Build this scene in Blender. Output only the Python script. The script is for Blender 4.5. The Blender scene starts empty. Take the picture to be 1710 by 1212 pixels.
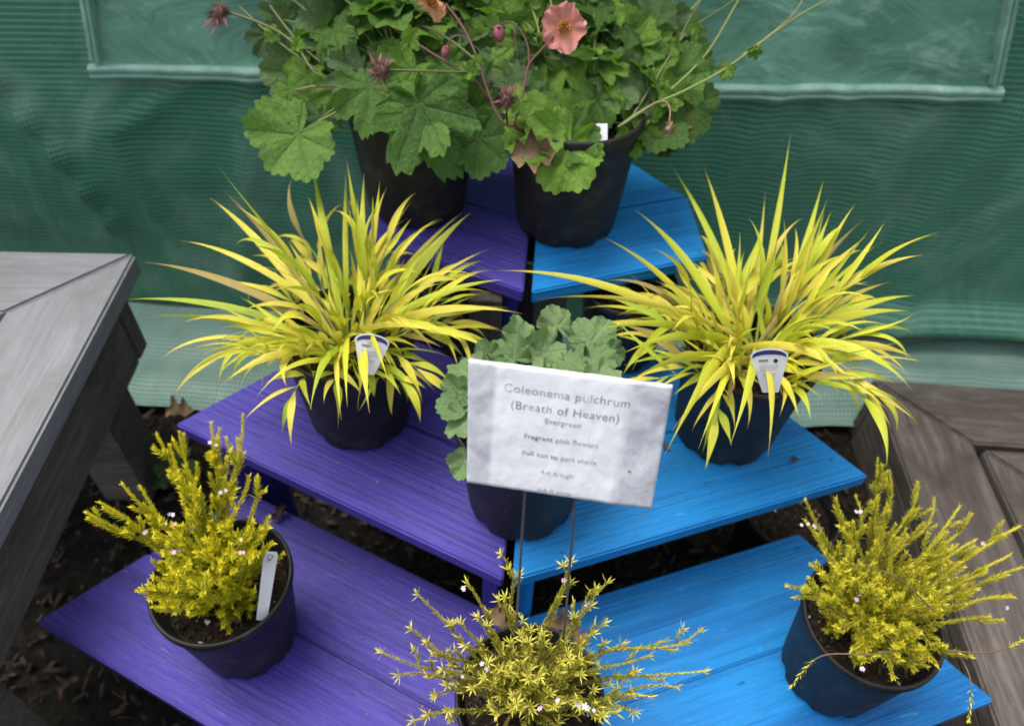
import bpy, bmesh, math, random
import numpy as np
from mathutils import Vector, Matrix, Euler, noise

sc = bpy.context.scene
COL = sc.collection
R = math.radians
PI = math.pi

# ------------------------------------------------------------------ camera, light, exposure
PITCH, ROLL, FPX, CAMZ = R(46.8031), R(2.688), 1250.5, 1.235
FWD = Vector((0, math.cos(PITCH), -math.sin(PITCH)))
UPV = Vector((0, math.sin(PITCH), math.cos(PITCH)))
RT = Vector((1, 0, 0))
CAM = Vector((0, 0, CAMZ))
cd = bpy.data.cameras.new('camera')
cam = bpy.data.objects.new('camera', cd)
COL.objects.link(cam)
cx = RT * math.cos(ROLL) + UPV * math.sin(ROLL)
cy = UPV * math.cos(ROLL) - RT * math.sin(ROLL)
cz = -FWD
m = Matrix((cx, cy, cz)).transposed().to_4x4()
m.translation = CAM
cam.matrix_world = m
cd.sensor_width = 36
cd.lens = FPX / 1710 * 36
cd.clip_start = 0.02
cd.clip_end = 200
cd.dof.use_dof = True
cd.dof.focus_distance = 0.70
cd.dof.aperture_fstop = 4.5
sc.camera = cam

w = bpy.data.worlds.new('World')
sc.world = w
w.use_nodes = True
nt = w.node_tree
nt.nodes.clear()
sky = nt.nodes.new('ShaderNodeTexSky')
sky.sky_type = 'NISHITA'
sky.sun_disc = False
sky.sun_elevation = R(72)
sky.sun_rotation = R(-63)
sky.dust_density = 4.0
hs = nt.nodes.new('ShaderNodeHueSaturation')
hs.inputs['Saturation'].default_value = 0.45
bg = nt.nodes.new('ShaderNodeBackground')
bg.inputs['Strength'].default_value = 0.15
wo = nt.nodes.new('ShaderNodeOutputWorld')
nt.links.new(sky.outputs[0], hs.inputs['Color'])
nt.links.new(hs.outputs[0], bg.inputs[0])
nt.links.new(bg.outputs[0], wo.inputs[0])
sd = bpy.data.lights.new('sun', 'SUN')
sd.energy = 1.4
sd.angle = R(35)
sd.color = (1.0, 0.96, 0.9)
sun = bpy.data.objects.new('sun', sd)
COL.objects.link(sun)
sun.rotation_euler = (R(-8), R(-16), 0)     # soft light from high up, a little from the left and behind
sun.location = (0, 0, 5)
sc.view_settings.view_transform = 'Standard'
sc.view_settings.look = 'None'
sc.view_settings.gamma = 1
sc.view_settings.use_curve_mapping = False
sc.view_settings.exposure = 0.92

# ------------------------------------------------------------------ helpers
def P(u, v, d):
    """point of the place seen at photo pixel u,v at distance d along the view axis"""
    a = (u - 855) / FPX
    b = (v - 606) / FPX
    x = a * math.cos(ROLL) + b * math.sin(ROLL)
    y = -a * math.sin(ROLL) + b * math.cos(ROLL)
    return CAM + (FWD + x * RT - y * UPV) * d

def onz(u, v, z):
    r = P(u, v, 1.0) - CAM
    return CAM + r * ((z - CAMZ) / r.z)

def dep(p):
    return (Vector(p) - CAM).dot(FWD)

def imgdir(deg):
    a = R(deg)
    return (cx * math.cos(a) - cy * math.sin(a)).normalized()

def tag(o, label=None, cat=None, group=None, kind=None):
    if label: o['label'] = label
    if cat: o['category'] = cat
    if group: o['group'] = group
    if kind: o['kind'] = kind
    return o

def empty(name, loc, label, cat, group=None, rz=0):
    o = bpy.data.objects.new(name, None)
    COL.objects.link(o)
    o.location = loc
    o.rotation_euler = (0, 0, rz)
    o.empty_display_size = 0.02
    return tag(o, label, cat, group)

def link(name, me, mats, parent=None, loc=None, smooth=False):
    """mesh coords are world coords unless loc given; parented parts are re-expressed in the parent's frame"""
    o = bpy.data.objects.new(name, me)
    COL.objects.link(o)
    for mt in (mats if isinstance(mats, (list, tuple)) else [mats]):
        if mt and len(me.materials) < len(mats if isinstance(mats, (list, tuple)) else [mats]):
            me.materials.append(mt)
    if smooth:
        me.polygons.foreach_set('use_smooth', [True] * len(me.polygons))
    if loc is not None:
        o.location = loc
    if parent is not None:
        o.parent = parent
        o.matrix_parent_inverse = wmat(parent).inverted()
    return o

def wmat(o):
    mm = Matrix.LocRotScale(o.location, o.rotation_euler, o.scale)
    if o.parent:
        return wmat(o.parent) @ o.matrix_parent_inverse @ mm
    return mm

def mesh(name, vs, fs, uvs=None, mi=None):
    me = bpy.data.meshes.new(name)
    me.from_pydata([tuple(v) for v in vs], [], fs)
    if uvs is not None:
        uvl = me.uv_layers.new(name='UVMap')
        idx = np.empty(len(me.loops), dtype=np.int32)
        me.loops.foreach_get('vertex_index', idx)
        uvl.data.foreach_set('uv', np.asarray(uvs, dtype=np.float32)[idx].ravel())
    if mi is not None:
        me.polygons.foreach_set('material_index', mi)
    me.update()
    return me

def bm_mesh(name, bm):
    me = bpy.data.meshes.new(name)
    bm.normal_update()
    bm.to_mesh(me)
    bm.free()
    return me

def box_bm(sx, sy, sz, bevel=0.0015, c=(0, 0, 0), seg=1):
    bm = bmesh.new()
    bmesh.ops.create_cube(bm, size=1)
    for v in bm.verts:
        v.co = Vector((v.co.x * sx + c[0], v.co.y * sy + c[1], v.co.z * sz + c[2]))
    if bevel:
        bmesh.ops.bevel(bm, geom=bm.edges[:], offset=bevel, segments=seg, affect='EDGES')
    return bm

def prism(name, pts, z0, z1, ang, mat, parent=None, bevel=0.002):
    """plank with a plan polygon given in world coords; local x runs along the plank for the grain"""
    o0 = Vector((pts[0][0], pts[0][1], 0))
    rot = Matrix.Rotation(-ang, 3, 'Z')
    loc = [rot @ (Vector((p[0], p[1], 0)) - o0) for p in pts]
    bm = bmesh.new()
    lo = [bm.verts.new((p.x, p.y, z0)) for p in loc]
    hi = [bm.verts.new((p.x, p.y, z1)) for p in loc]
    n = len(pts)
    bm.faces.new(hi)
    bm.faces.new(lo[::-1])
    for i in range(n):
        j = (i + 1) % n
        bm.faces.new((lo[i], lo[j], hi[j], hi[i]))
    bmesh.ops.recalc_face_normals(bm, faces=bm.faces[:])
    bmesh.ops.bevel(bm, geom=bm.edges[:], offset=bevel, segments=2, affect='EDGES')
    me = bm_mesh(name, bm)
    me.materials.append(mat)
    o = bpy.data.objects.new(name, me)
    COL.objects.link(o)
    o.location = o0
    o.rotation_euler = (0, 0, ang)
    if parent:
        o.parent = parent
        o.matrix_parent_inverse = wmat(parent).inverted()
    return o

def tube_np(pts, rads, n=6):
    """vertices, faces, uv of a tapering tube"""
    pts = [Vector(p) for p in pts]
    vs, fs, uv = [], [], []
    N = len(pts)
    t0 = (pts[1] - pts[0]).normalized()
    nrm = t0.orthogonal().normalized()
    for i, p in enumerate(pts):
        t = (pts[min(i + 1, N - 1)] - pts[max(i - 1, 0)]).normalized()
        nrm = (nrm - t * nrm.dot(t))
        if nrm.length < 1e-6: nrm = t.orthogonal()
        nrm.normalize()
        b = t.cross(nrm)
        for k in range(n):
            a = 2 * PI * k / n
            vs.append(p + (nrm * math.cos(a) + b * math.sin(a)) * rads[i])
            uv.append((k / n, i / (N - 1)))
    for i in range(N - 1):
        for k in range(n):
            k2 = (k + 1) % n
            fs.append((i * n + k, i * n + k2, (i + 1) * n + k2, (i + 1) * n + k))
    fs.append(tuple(range(n - 1, -1, -1)))
    fs.append(tuple((N - 1) * n + k for k in range(n)))
    return vs, fs, uv

def smooth_path(pts, k=5):
    pts = [Vector(p) for p in pts]
    if len(pts) < 3:
        return [pts[0].lerp(pts[-1], i / k) for i in range(k + 1)]
    out = []
    q = [pts[0] * 2 - pts[1]] + pts + [pts[-1] * 2 - pts[-2]]
    for i in range(1, len(q) - 2):
        for j in range(k):
            t = j / k
            a, b, c, d = q[i - 1], q[i], q[i + 1], q[i + 2]
            out.append(0.5 * ((2 * b) + (c - a) * t + (2 * a - 5 * b + 4 * c - d) * t * t + (3 * b - a - 3 * c + d) * t ** 3))
    out.append(pts[-1])
    return out

def tube(name, pts, r0, r1, mat, parent=None, n=6, k=5):
    p = smooth_path(pts, k)
    rads = [r0 + (r1 - r0) * i / (len(p) - 1) for i in range(len(p))]
    vs, fs, uv = tube_np(p, rads, n)
    return link(name, mesh(name, vs, fs, uv), mat, parent, smooth=True)

def lathe(name, prof, mat, parent, loc, n=64, wob=None):
    vs, fs = [], []
    for (r, z) in prof:
        for k in range(n):
            a = 2 * PI * k / n
            rr, zz = (r, z) if wob is None else wob(r, z, a)
            vs.append((rr * math.cos(a), rr * math.sin(a), zz))
    for i in range(len(prof) - 1):
        for k in range(n):
            k2 = (k + 1) % n
            fs.append((i * n + k, i * n + k2, (i + 1) * n + k2, (i + 1) * n + k))
    return link(name, mesh(name, vs, fs), mat, parent, loc, smooth=True)

# ------------------------------------------------------------------ materials
class M:
    def __init__(s, name, rough=0.6, spec=0.5):
        s.m = bpy.data.materials.new(name)
        s.m.use_nodes = True
        s.t = s.m.node_tree
        s.b = s.t.nodes['Principled BSDF']
        s.b.inputs['Roughness'].default_value = rough
        s.b.inputs['Specular IOR Level'].default_value = spec
    def n(s, typ, **kw):
        nd = s.t.nodes.new(typ)
        for k, v in kw.items():
            if k in nd.inputs.keys(): nd.inputs[k].default_value = v
            else: setattr(nd, k, v)
        return nd
    def l(s, a, b): s.t.links.new(a, b)
    def math(s, op, a, b=None, c=None, clamp=False):
        nd = s.t.nodes.new('ShaderNodeMath'); nd.operation = op; nd.use_clamp = clamp
        for i, x in enumerate((a, b, c)):
            if x is None: continue
            if isinstance(x, (int, float)): nd.inputs[i].default_value = x
            else: s.l(x, nd.inputs[i])
        return nd.outputs[0]
    def coord(s, kind='Object', scale=(1, 1, 1), rnd=False):
        tc = s.n('ShaderNodeTexCoord')
        mp = s.n('ShaderNodeMapping')
        mp.inputs['Scale'].default_value = scale
        s.l(tc.outputs[kind], mp.inputs[0])
        if rnd:
            oi = s.n('ShaderNodeObjectInfo')
            mu = s.n('ShaderNodeVectorMath', operation='SCALE')
            cx_ = s.n('ShaderNodeCombineXYZ')
            for i in range(3): s.l(oi.outputs['Random'], cx_.inputs[i])
            s.l(cx_.outputs[0], mu.inputs[0]); mu.inputs['Scale'].default_value = 37.0
            s.l(mu.outputs[0], mp.inputs['Location'])
        return mp.outputs[0]
    def noise(s, vec, scale, detail=4, rough=0.55, dist=0.0):
        nd = s.n('ShaderNodeTexNoise', Scale=scale, Detail=detail, Roughness=rough, Distortion=dist)
        if vec is not None: s.l(vec, nd.inputs['Vector'])
        return nd.outputs['Fac']
    def ramp(s, fac, stops, interp='LINEAR'):
        nd = s.n('ShaderNodeValToRGB')
        nd.color_ramp.interpolation = interp
        cr = nd.color_ramp
        while len(cr.elements) < len(stops): cr.elements.new(0.5)
        for e, (p, c) in zip(cr.elements, stops):
            e.position = p
            e.color = (*c, 1) if not isinstance(c, (int, float)) else (c, c, c, 1)
        s.l(fac, nd.inputs[0])
        return nd.outputs[0]
    def mix(s, fac, a, b, mode='MIX'):
        nd = s.n('ShaderNodeMix', data_type='RGBA', blend_type=mode)
        for sock, x in ((nd.inputs[0], fac), (nd.inputs[6], a), (nd.inputs[7], b)):
            if isinstance(x, (int, float)): sock.default_value = x
            elif isinstance(x, tuple): sock.default_value = (*x, 1)
            else: s.l(x, sock)
        return nd.outputs[2]
    def bump(s, h, strength=0.5, dist=0.002, prev=None):
        nd = s.n('ShaderNodeBump', Strength=strength, Distance=dist)
        s.l(h, nd.inputs['Height'])
        if prev is not None: s.l(prev, nd.inputs['Normal'])
        return nd.outputs[0]
    def out(s, col=None, nrm=None, rough=None):
        if col is not None: s.l(col, s.b.inputs['Base Color'])
        if nrm is not None: s.l(nrm, s.b.inputs['Normal'])
        if rough is not None: s.l(rough, s.b.inputs['Roughness'])
        return s.m
    def translucent(s, fac, col):
        out = s.t.nodes['Material Output']
        tr = s.n('ShaderNodeBsdfTranslucent')
        s.l(col, tr.inputs['Color'])
        mx = s.n('ShaderNodeMixShader'); mx.inputs[0].default_value = fac
        s.l(s.b.outputs[0], mx.inputs[1]); s.l(tr.outputs[0], mx.inputs[2])
        s.l(mx.outputs[0], out.inputs[0])

def flat(name, col, rough=0.6, spec=0.5):
    a = M(name, rough, spec)
    a.b.inputs['Base Color'].default_value = (*col, 1)
    return a.m

def painted(name, base, dark, light, seed):
    a = M(name, 0.5, 0.35)
    v = a.coord('Object', (0.55, 30, 30), rnd=True)
    v2 = a.coord('Object', (0.8, 7, 7), rnd=True)
    grain = a.noise(v, 5.0, 5, 0.62, 0.12)
    # growth ring lines: warped bands along the board
    vf = a.coord('Object', (0.9, 75, 75), rnd=True)
    fine = a.noise(vf, 9.0, 3, 0.6)
    broad = a.noise(v2, 3.0, 3, 0.5, 0.4)
    c = a.ramp(broad, [(0.3, dark), (0.5, base), (0.72, base), (0.95, light)])
    c = a.mix(a.ramp(grain, [(0.33, 0.6), (0.44, 0.0)]), c, dark)
    c = a.mix(a.ramp(grain, [(0.58, 0.0), (0.70, 0.25)]), c, light)
    kn = a.n('ShaderNodeTexVoronoi', Scale=2.6)
    a.l(a.coord('Object', (1.3, 5.0, 2.0), rnd=True), kn.inputs['Vector'])
    c = a.mix(a.ramp(kn.outputs['Distance'], [(0.02, 0.8), (0.075, 0.0)]), c, dark)
    wear = a.noise(a.coord('Object', (3, 45, 45), rnd=True), 2.2, 6, 0.7)
    c = a.mix(a.math('MULTIPLY', a.ramp(wear, [(0.62, 0.0), (0.8, 1.0)]), 0.55), c, light)
    spots = a.noise(a.coord('Object', (30, 50, 50), rnd=True), 1.6, 2, 0.5)
    c = a.mix(a.math('MULTIPLY', a.ramp(spots, [(0.70, 0.0), (0.76, 1.0)]), 0.5), c, tuple(x * 0.3 for x in dark))
    big = a.noise(a.coord('Object', (9, 14, 14), rnd=True), 1.1, 6, 0.7)
    c = a.mix(a.math('MULTIPLY', a.ramp(big, [(0.53, 0.0), (0.72, 1.0)]), 0.35), c, tuple(x * 0.45 + 0.012 for x in dark))
    scuff = a.noise(a.coord('Object', (6, 30, 30), rnd=True), 3.0, 2, 0.5, 1.5)
    c = a.mix(a.math('MULTIPLY', a.ramp(scuff, [(0.70, 0.0), (0.74, 1.0)]), 0.5), c, light)
    n1 = a.bump(grain, 1.0, 0.0035)
    n2 = a.bump(fine, 0.6, 0.0012, n1)
    r = a.math('ADD', a.math('MULTIPLY', broad, 0.35), 0.32)
    return a.out(c, n2, r)

MAT = {}
MAT['purple'] = painted('purple_painted_wood', (0.056, 0.040, 0.295), (0.034, 0.024, 0.185), (0.14, 0.12, 0.43), 1)
MAT['blue'] = painted('blue_painted_wood', (0.008, 0.215, 0.56), (0.004, 0.125, 0.38), (0.085, 0.36, 0.72), 2)

def weathered(name, cols, scale=1.0):
    a = M(name, 0.75, 0.3)
    v = a.coord('Object', (1.4, 24, 24), rnd=True)
    g = a.noise(v, 5.0 * scale, 8, 0.72, 0.5)
    b = a.noise(a.coord('Object', (2.2, 6, 6), rnd=True), 2.3, 5, 0.6, 0.5)
    c = a.ramp(g, [(0.28, cols[0]), (0.5, cols[1]), (0.75, cols[2])])
    c = a.mix(a.ramp(b, [(0.38, 0.65), (0.56, 0.0)]), c, cols[3])
    b2 = a.noise(a.coord('Object', (5, 9, 9), rnd=True), 1.6, 7, 0.68, 0.3)
    c = a.mix(a.math('MULTIPLY', a.ramp(b2, [(0.52, 0.0), (0.64, 1.0)]), 0.55), c, cols[0])
    c = a.mix(a.math('MULTIPLY', a.ramp(b2, [(0.28, 1.0), (0.40, 0.0)]), 0.5), c, cols[2])
    kn = a.n('ShaderNodeTexVoronoi', Scale=3.2)
    a.l(a.coord('Object', (0.9, 2.2, 2.2), rnd=True), kn.inputs['Vector'])
    c = a.mix(a.ramp(kn.outputs['Distance'], [(0.03, 0.7), (0.09, 0.0)]), c, cols[0])
    return a.out(c, a.bump(g, 0.9, 0.003))
MAT['greywood'] = weathered('silver_grey_weathered_wood', [(0.17, 0.17, 0.17), (0.235, 0.24, 0.25), (0.29, 0.295, 0.31), (0.19, 0.19, 0.19)])
MAT['brownwood'] = weathered('brown_weathered_wood', [(0.035, 0.028, 0.023), (0.105, 0.088, 0.075), (0.20, 0.175, 0.155), (0.055, 0.042, 0.034)])
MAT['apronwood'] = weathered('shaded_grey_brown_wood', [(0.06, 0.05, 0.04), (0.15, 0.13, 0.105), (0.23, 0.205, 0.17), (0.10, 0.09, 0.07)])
MAT['darkwood'] = weathered('dark_wood_and_shade_fill', [(0.025, 0.02, 0.015), (0.068, 0.056, 0.042), (0.11, 0.095, 0.075), (0.04, 0.036, 0.024)])  # bare rear wood; also stands in for shade under the shelves

def mk_pot(name, col):
    a = M(name, 0.5, 0.32)
    v = a.coord('Object', (1, 1, 1), rnd=True)
    d = a.noise(v, 30, 6, 0.65)
    g = a.noise(v, 9, 3)
    c = a.mix(a.math('MULTIPLY', a.ramp(d, [(0.50, 0.0), (0.72, 1.0)]), 0.5), col, (0.06, 0.055, 0.05))
    sc_ = a.noise(a.coord('Object', (40, 40, 6), rnd=True), 4, 3, 0.6)
    c = a.mix(a.math('MULTIPLY', a.ramp(sc_, [(0.66, 0.0), (0.72, 1.0)]), 0.35), c, (0.11, 0.10, 0.09))
    r = a.math('ADD', a.math('MULTIPLY', g, 0.3), 0.36)
    return a.out(c, a.bump(d, 0.12, 0.001), r)
MAT['pot'] = mk_pot('black_pot_plastic', (0.013, 0.012, 0.0115))

a = M('potting_soil', 0.95, 0.2)
v = a.coord('Object')
s1 = a.noise(v, 120, 6, 0.7); s2 = a.noise(v, 35, 3)
MAT['soil'] = a.out(a.ramp(s1, [(0.35, (0.008, 0.006, 0.004)), (0.55, (0.03, 0.02, 0.013)), (0.75, (0.085, 0.06, 0.04))]), a.bump(s1, 1.0, 0.006))
a = M('mulch_ground', 0.95, 0.2)
v = a.coord('Object')
s1 = a.noise(v, 45, 8, 0.7); s2 = a.noise(v, 6, 3)
c = a.ramp(s1, [(0.35, (0.004, 0.0035, 0.003)), (0.55, (0.016, 0.013, 0.010)), (0.8, (0.07, 0.055, 0.042))])
c = a.mix(a.ramp(s2, [(0.5, 0.0), (0.7, 0.4)]), c, (0.02, 0.022, 0.010))
MAT['ground'] = a.out(c, a.bump(s1, 1.0, 0.012))
def chip(name, c0, c1):
    a = M(name, 0.85, 0.2)
    oi = a.n('ShaderNodeTexNoise', Scale=25.0)
    a.l(a.coord('Object'), oi.inputs['Vector'])
    return a.out(a.ramp(oi.outputs['Fac'], [(0.35, c0), (0.65, c1)]))
MAT['chip'] = chip('bark_chip', (0.010, 0.008, 0.006), (0.085, 0.062, 0.045))
MAT['deadleaf'] = chip('dead_leaf_brown', (0.09, 0.055, 0.03), (0.30, 0.20, 0.115))
MAT['perlite'] = flat('perlite', (0.6, 0.58, 0.53), 0.9)

# ---- leaf materials
def leaf_mat(name, c0, c1, vein, nlobe, pale=0.0, gloss=0.45, trans=0.25, tc=(0.12, 0.3, 0.02)):
    a = M(name, gloss, 0.4)
    uv = a.n('ShaderNodeUVMap'); sp = a.n('ShaderNodeSeparateXYZ'); a.l(uv.outputs[0], sp.inputs[0])
    U, V = sp.outputs[0], sp.outputs[1]
    f = a.math('ABSOLUTE', a.math('SUBTRACT', a.math('FRACT', a.math('MULTIPLY', U, nlobe)), 0.5))
    dist = a.math('MULTIPLY', f, V)                       # distance from the main vein
    main = a.ramp(dist, [(0.012, 1.0), (0.04, 0.0)])
    sv = a.math('ABSOLUTE', a.math('SINE', a.math('MULTIPLY', a.math('SUBTRACT', V, a.math('MULTIPLY', dist, 0.9)), 19.0)))
    side = a.ramp(sv, [(0.03, 1.0), (0.2, 0.0)])
    oi = a.n('ShaderNodeObjectInfo')
    nz = a.noise(a.coord('Object', rnd=True), 28, 4, 0.6)
    nz2 = a.noise(a.coord('Object', rnd=True), 140, 3, 0.6)
    k = a.math('ADD', a.math('MULTIPLY', nz, 0.55), a.math('MULTIPLY', oi.outputs['Random'], 0.6))
    c = a.ramp(k, [(0.25, c0), (0.8, c1)])
    c = a.mix(a.math('MULTIPLY', side, 0.25), c, vein)
    c = a.mix(a.math('MULTIPLY', main, 0.3), c, vein)
    c = a.mix(a.ramp(nz2, [(0.66, 0.0), (0.78, 0.35)]), c, (0.16, 0.12, 0.04))
    nz3 = a.noise(a.coord('Object', rnd=True), 9, 3, 0.6, 0.5)
    h = a.math('ADD', a.math('ADD', a.math('MULTIPLY', main, -1.0), a.math('MULTIPLY', side, -0.55)), a.math('MULTIPLY', nz3, 3.0))
    n1 = a.bump(h, 1.0, 0.003)
    n2 = a.bump(nz2, 0.8, 0.002, n1)
    a.out(c, n2)
    tcn = a.mix(1.0, c, (0.9, 1.25, 0.35), 'MULTIPLY')
    a.translucent(trans, tcn)
    return a.m
MAT['geum'] = leaf_mat('geum_leaf_green', (0.08, 0.19, 0.032), (0.20, 0.38, 0.07), (0.2, 0.33, 0.1), 7)
MAT['geum2'] = leaf_mat('geum_leaf_dull_green', (0.10, 0.19, 0.06), (0.20, 0.31, 0.12), (0.22, 0.31, 0.14), 7, gloss=0.6)
MAT['geumlight'] = leaf_mat('geum_leaf_fresh_green', (0.16, 0.33, 0.035), (0.27, 0.47, 0.06), (0.27, 0.43, 0.1), 7)
MAT['geumolive'] = leaf_mat('geum_leaf_backlit_olive', (0.055, 0.095, 0.018), (0.09, 0.14, 0.025), (0.15, 0.2, 0.06), 7)  # backlit leaf: its darkness is put into the colour
MAT['mantle'] = leaf_mat('scalloped_leaf_grey_green', (0.16, 0.30, 0.095), (0.38, 0.55, 0.23), (0.46, 0.62, 0.34), 5, gloss=0.6, trans=0.1)

a = M('golden_grass_blade', 0.42, 0.4)
uv = a.n('ShaderNodeUVMap'); sp = a.n('ShaderNodeSeparateXYZ'); a.l(uv.outputs[0], sp.inputs[0])
oi = a.n('ShaderNodeObjectInfo')
mp = a.coord('UV', (9, 1.2, 1), rnd=True)
st = a.noise(mp, 3.0, 2, 0.5)
k = a.math('ADD', a.math('MULTIPLY', oi.outputs['Random'], 0.75), a.math('MULTIPLY', st, 0.5))
c = a.ramp(k, [(0.15, (0.33, 0.46, 0.035)), (0.38, (0.56, 0.62, 0.04)), (0.6, (0.74, 0.69, 0.055)), (0.9, (0.80, 0.67, 0.10))])
base = a.ramp(sp.outputs[1], [(0.0, 1.0), (0.28, 0.0)])
c = a.mix(a.math('MULTIPLY', base, 0.65), c, (0.20, 0.33, 0.04))
stripe = a.math('ABSOLUTE', a.math('SINE', a.math('MULTIPLY', sp.outputs[0], 15.0)))
c = a.mix(a.math('MULTIPLY', a.ramp(stripe, [(0.0, 1.0), (0.5, 0.0)]), 0.3), c, (0.25, 0.36, 0.03))
dots = a.noise(a.coord('UV', (5, 22, 1), rnd=True), 2.2, 3, 0.6)
c = a.mix(a.math('MULTIPLY', a.ramp(dots, [(0.62, 0.0), (0.72, 1.0)]), 0.25), c, (0.35, 0.19, 0.05))
tipn = a.math('ADD', sp.outputs[1], a.math('MULTIPLY', a.math('SUBTRACT', oi.outputs['Random'], 0.5), 0.10))
c = a.mix(a.ramp(oi.outputs['Random'], [(0.955, 0.0), (0.965, 0.75)]), c, (0.30, 0.20, 0.09))
c = a.mix(a.ramp(tipn, [(0.90, 0.0), (0.975, 0.9)]), c, (0.30, 0.20, 0.09))
a.out(c, a.bump(a.noise(a.coord('UV', (14, 0.6, 1), rnd=True), 3.0, 2), 0.5, 0.0008))
a.translucent(0.3, c)
MAT['blade'] = a.m
MAT['culm'] = flat('grass_culm', (0.34, 0.36, 0.06), 0.6)

def needle_mat(name, inner, mid, tip):
    a = M(name, 0.5, 0.35)
    uv = a.n('ShaderNodeUVMap'); sp = a.n('ShaderNodeSeparateXYZ'); a.l(uv.outputs[0], sp.inputs[0])
    k = a.math('ADD', a.math('MULTIPLY', sp.outputs[1], 0.80), a.math('MULTIPLY', sp.outputs[0], 0.42))
    c = a.ramp(k, [(0.15, inner), (0.52, mid), (0.85, tip)])
    a.out(c)
    a.translucent(0.3, c)
    return a.m
MAT['needle_a'] = needle_mat('golden_needles', (0.14, 0.26, 0.015), (0.46, 0.50, 0.02), (0.76, 0.67, 0.03))
MAT['needle_e'] = needle_mat('yellow_green_needles', (0.16, 0.22, 0.018), (0.46, 0.47, 0.028), (0.72, 0.64, 0.05))
MAT['needle_f'] = needle_mat('olive_yellow_needles', (0.10, 0.13, 0.018), (0.35, 0.37, 0.035), (0.70, 0.63, 0.10))
MAT['twig'] = flat('brown_twig', (0.14, 0.09, 0.055), 0.8)
MAT['stem_red'] = flat('dark_red_stem', (0.11, 0.04, 0.035), 0.6)
MAT['stem_green'] = flat('pale_green_stem', (0.21, 0.27, 0.07), 0.6)
MAT['stem_olive'] = flat('olive_stem', (0.13, 0.15, 0.05), 0.6)
MAT['stem_brown'] = flat('dry_stem', (0.30, 0.21, 0.11), 0.8)
MAT['white_petal'] = flat('white_blossom', (0.62, 0.54, 0.58), 0.6)
MAT['pink_petal'] = flat('pink_blossom', (0.62, 0.40, 0.52), 0.6)
def petal_mat(name, c0, c1):
    a = M(name, 0.55, 0.3)
    uv = a.n('ShaderNodeUVMap'); sp = a.n('ShaderNodeSeparateXYZ'); a.l(uv.outputs[0], sp.inputs[0])
    st = a.noise(a.coord('UV', (16, 1.5, 1)), 2.0, 3)
    k = a.math('ADD', a.math('MULTIPLY', sp.outputs[1], 0.7), a.math('MULTIPLY', st, 0.4))
    c = a.ramp(k, [(0.15, c0), (0.75, c1)])
    a.out(c, a.bump(st, 0.4, 0.001)); a.translucent(0.3, c)
    return a.m
MAT['petal'] = petal_mat('salmon_pink_petal', (0.62, 0.22, 0.13), (0.80, 0.33, 0.29))
MAT['petal2'] = petal_mat('peach_orange_petal', (0.75, 0.25, 0.09), (0.86, 0.45, 0.24))
MAT['sepal'] = flat('wine_red_sepal', (0.22, 0.055, 0.07), 0.6)
MAT['stamen'] = flat('yellow_stamen', (0.62, 0.32, 0.04), 0.7)
MAT['stamen_dark'] = flat('rust_stamen', (0.22, 0.07, 0.02), 0.7)
MAT['seed'] = flat('seed_head_bristle', (0.17, 0.085, 0.07), 0.8)
MAT['seed_tan'] = flat('dry_seed_bristle', (0.28, 0.19, 0.12), 0.8)

# cloth (reinforced greenhouse film): woven thread grid on UV in metres
def cloth_mat(name, base, thread, dust, sx, sy, rough, thr_w=0.085, dustamt=0.5):
    a = M(name, rough, 0.5)
    uv = a.n('ShaderNodeUVMap'); sp = a.n('ShaderNodeSeparateXYZ')
    wn = a.n('ShaderNodeTexNoise', Scale=3.0, Detail=2.0)
    a.l(uv.outputs[0], wn.inputs['Vector'])
    wob = a.math('MULTIPLY', a.math('SUBTRACT', wn.outputs['Fac'], 0.5), 0.003)
    a.l(uv.outputs[0], sp.inputs[0])
    def line(sock, per, wd):
        f = a.math('ABSOLUTE', a.math('SUBTRACT', a.math('FRACT', a.math('DIVIDE', a.math('ADD', sock, wob), per)), 0.5))
        return a.ramp(f, [(wd * 0.5, 1.0), (wd, 0.0)])
    hl = line(sp.outputs[1], sy, thr_w)
    vl = line(sp.outputs[0], sx, thr_w)
    d = a.noise(a.coord('UV', (1.2, 0.9, 1)), 3.0, 7, 0.62, 1.0)
    d2 = a.noise(a.coord('UV', (1, 3.5, 1)), 2.2, 5, 0.65, 0.4)
    c = a.mix(a.math('MULTIPLY', a.ramp(d, [(0.5, 0.0), (0.75, 1.0)]), dustamt), base, dust)
    c = a.mix(a.math('MULTIPLY', a.ramp(d2, [(0.52, 0.0), (0.7, 1.0)]), dustamt * 0.5), c, (0.05, 0.06, 0.045))
    vis = a.noise(a.coord('UV', (1, 1, 1)), 5.0, 3)
    c = a.mix(a.math('MULTIPLY', a.math('MULTIPLY', hl, 0.85), a.ramp(vis, [(0.3, 0.35), (0.6, 1.0)])), c, thread)
    c = a.mix(a.math('MULTIPLY', vl, 0.55), c, thread)
    h = a.math('MAXIMUM', hl, a.math('MULTIPLY', vl, 0.7))
    cr = a.noise(a.coord('UV', (3, 1.2, 1)), 5.0, 5, 0.55, 0.8)
    n1 = a.bump(cr, 0.5, 0.014)
    n2 = a.bump(h, 0.3, 0.0005, n1)
    a.out(c, n2)
    return a.m
MAT['cloth'] = cloth_mat('green_reinforced_film', (0.038, 0.145, 0.088), (0.22, 0.58, 0.37), (0.25, 0.38, 0.31), 0.0062, 0.0108, 0.33, dustamt=0.75)
MAT['flap'] = cloth_mat('green_film_skylit_flap', (0.095, 0.20, 0.155), (0.40, 0.56, 0.49), (0.24, 0.32, 0.28), 0.0085, 0.0105, 0.5, thr_w=0.15, dustamt=0.8)  # same film coloured paler, skylight on the flap painted in
a = M('green_window_film', 0.30, 0.6)
v = a.coord('UV', (1.0, 1.6, 1))
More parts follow.
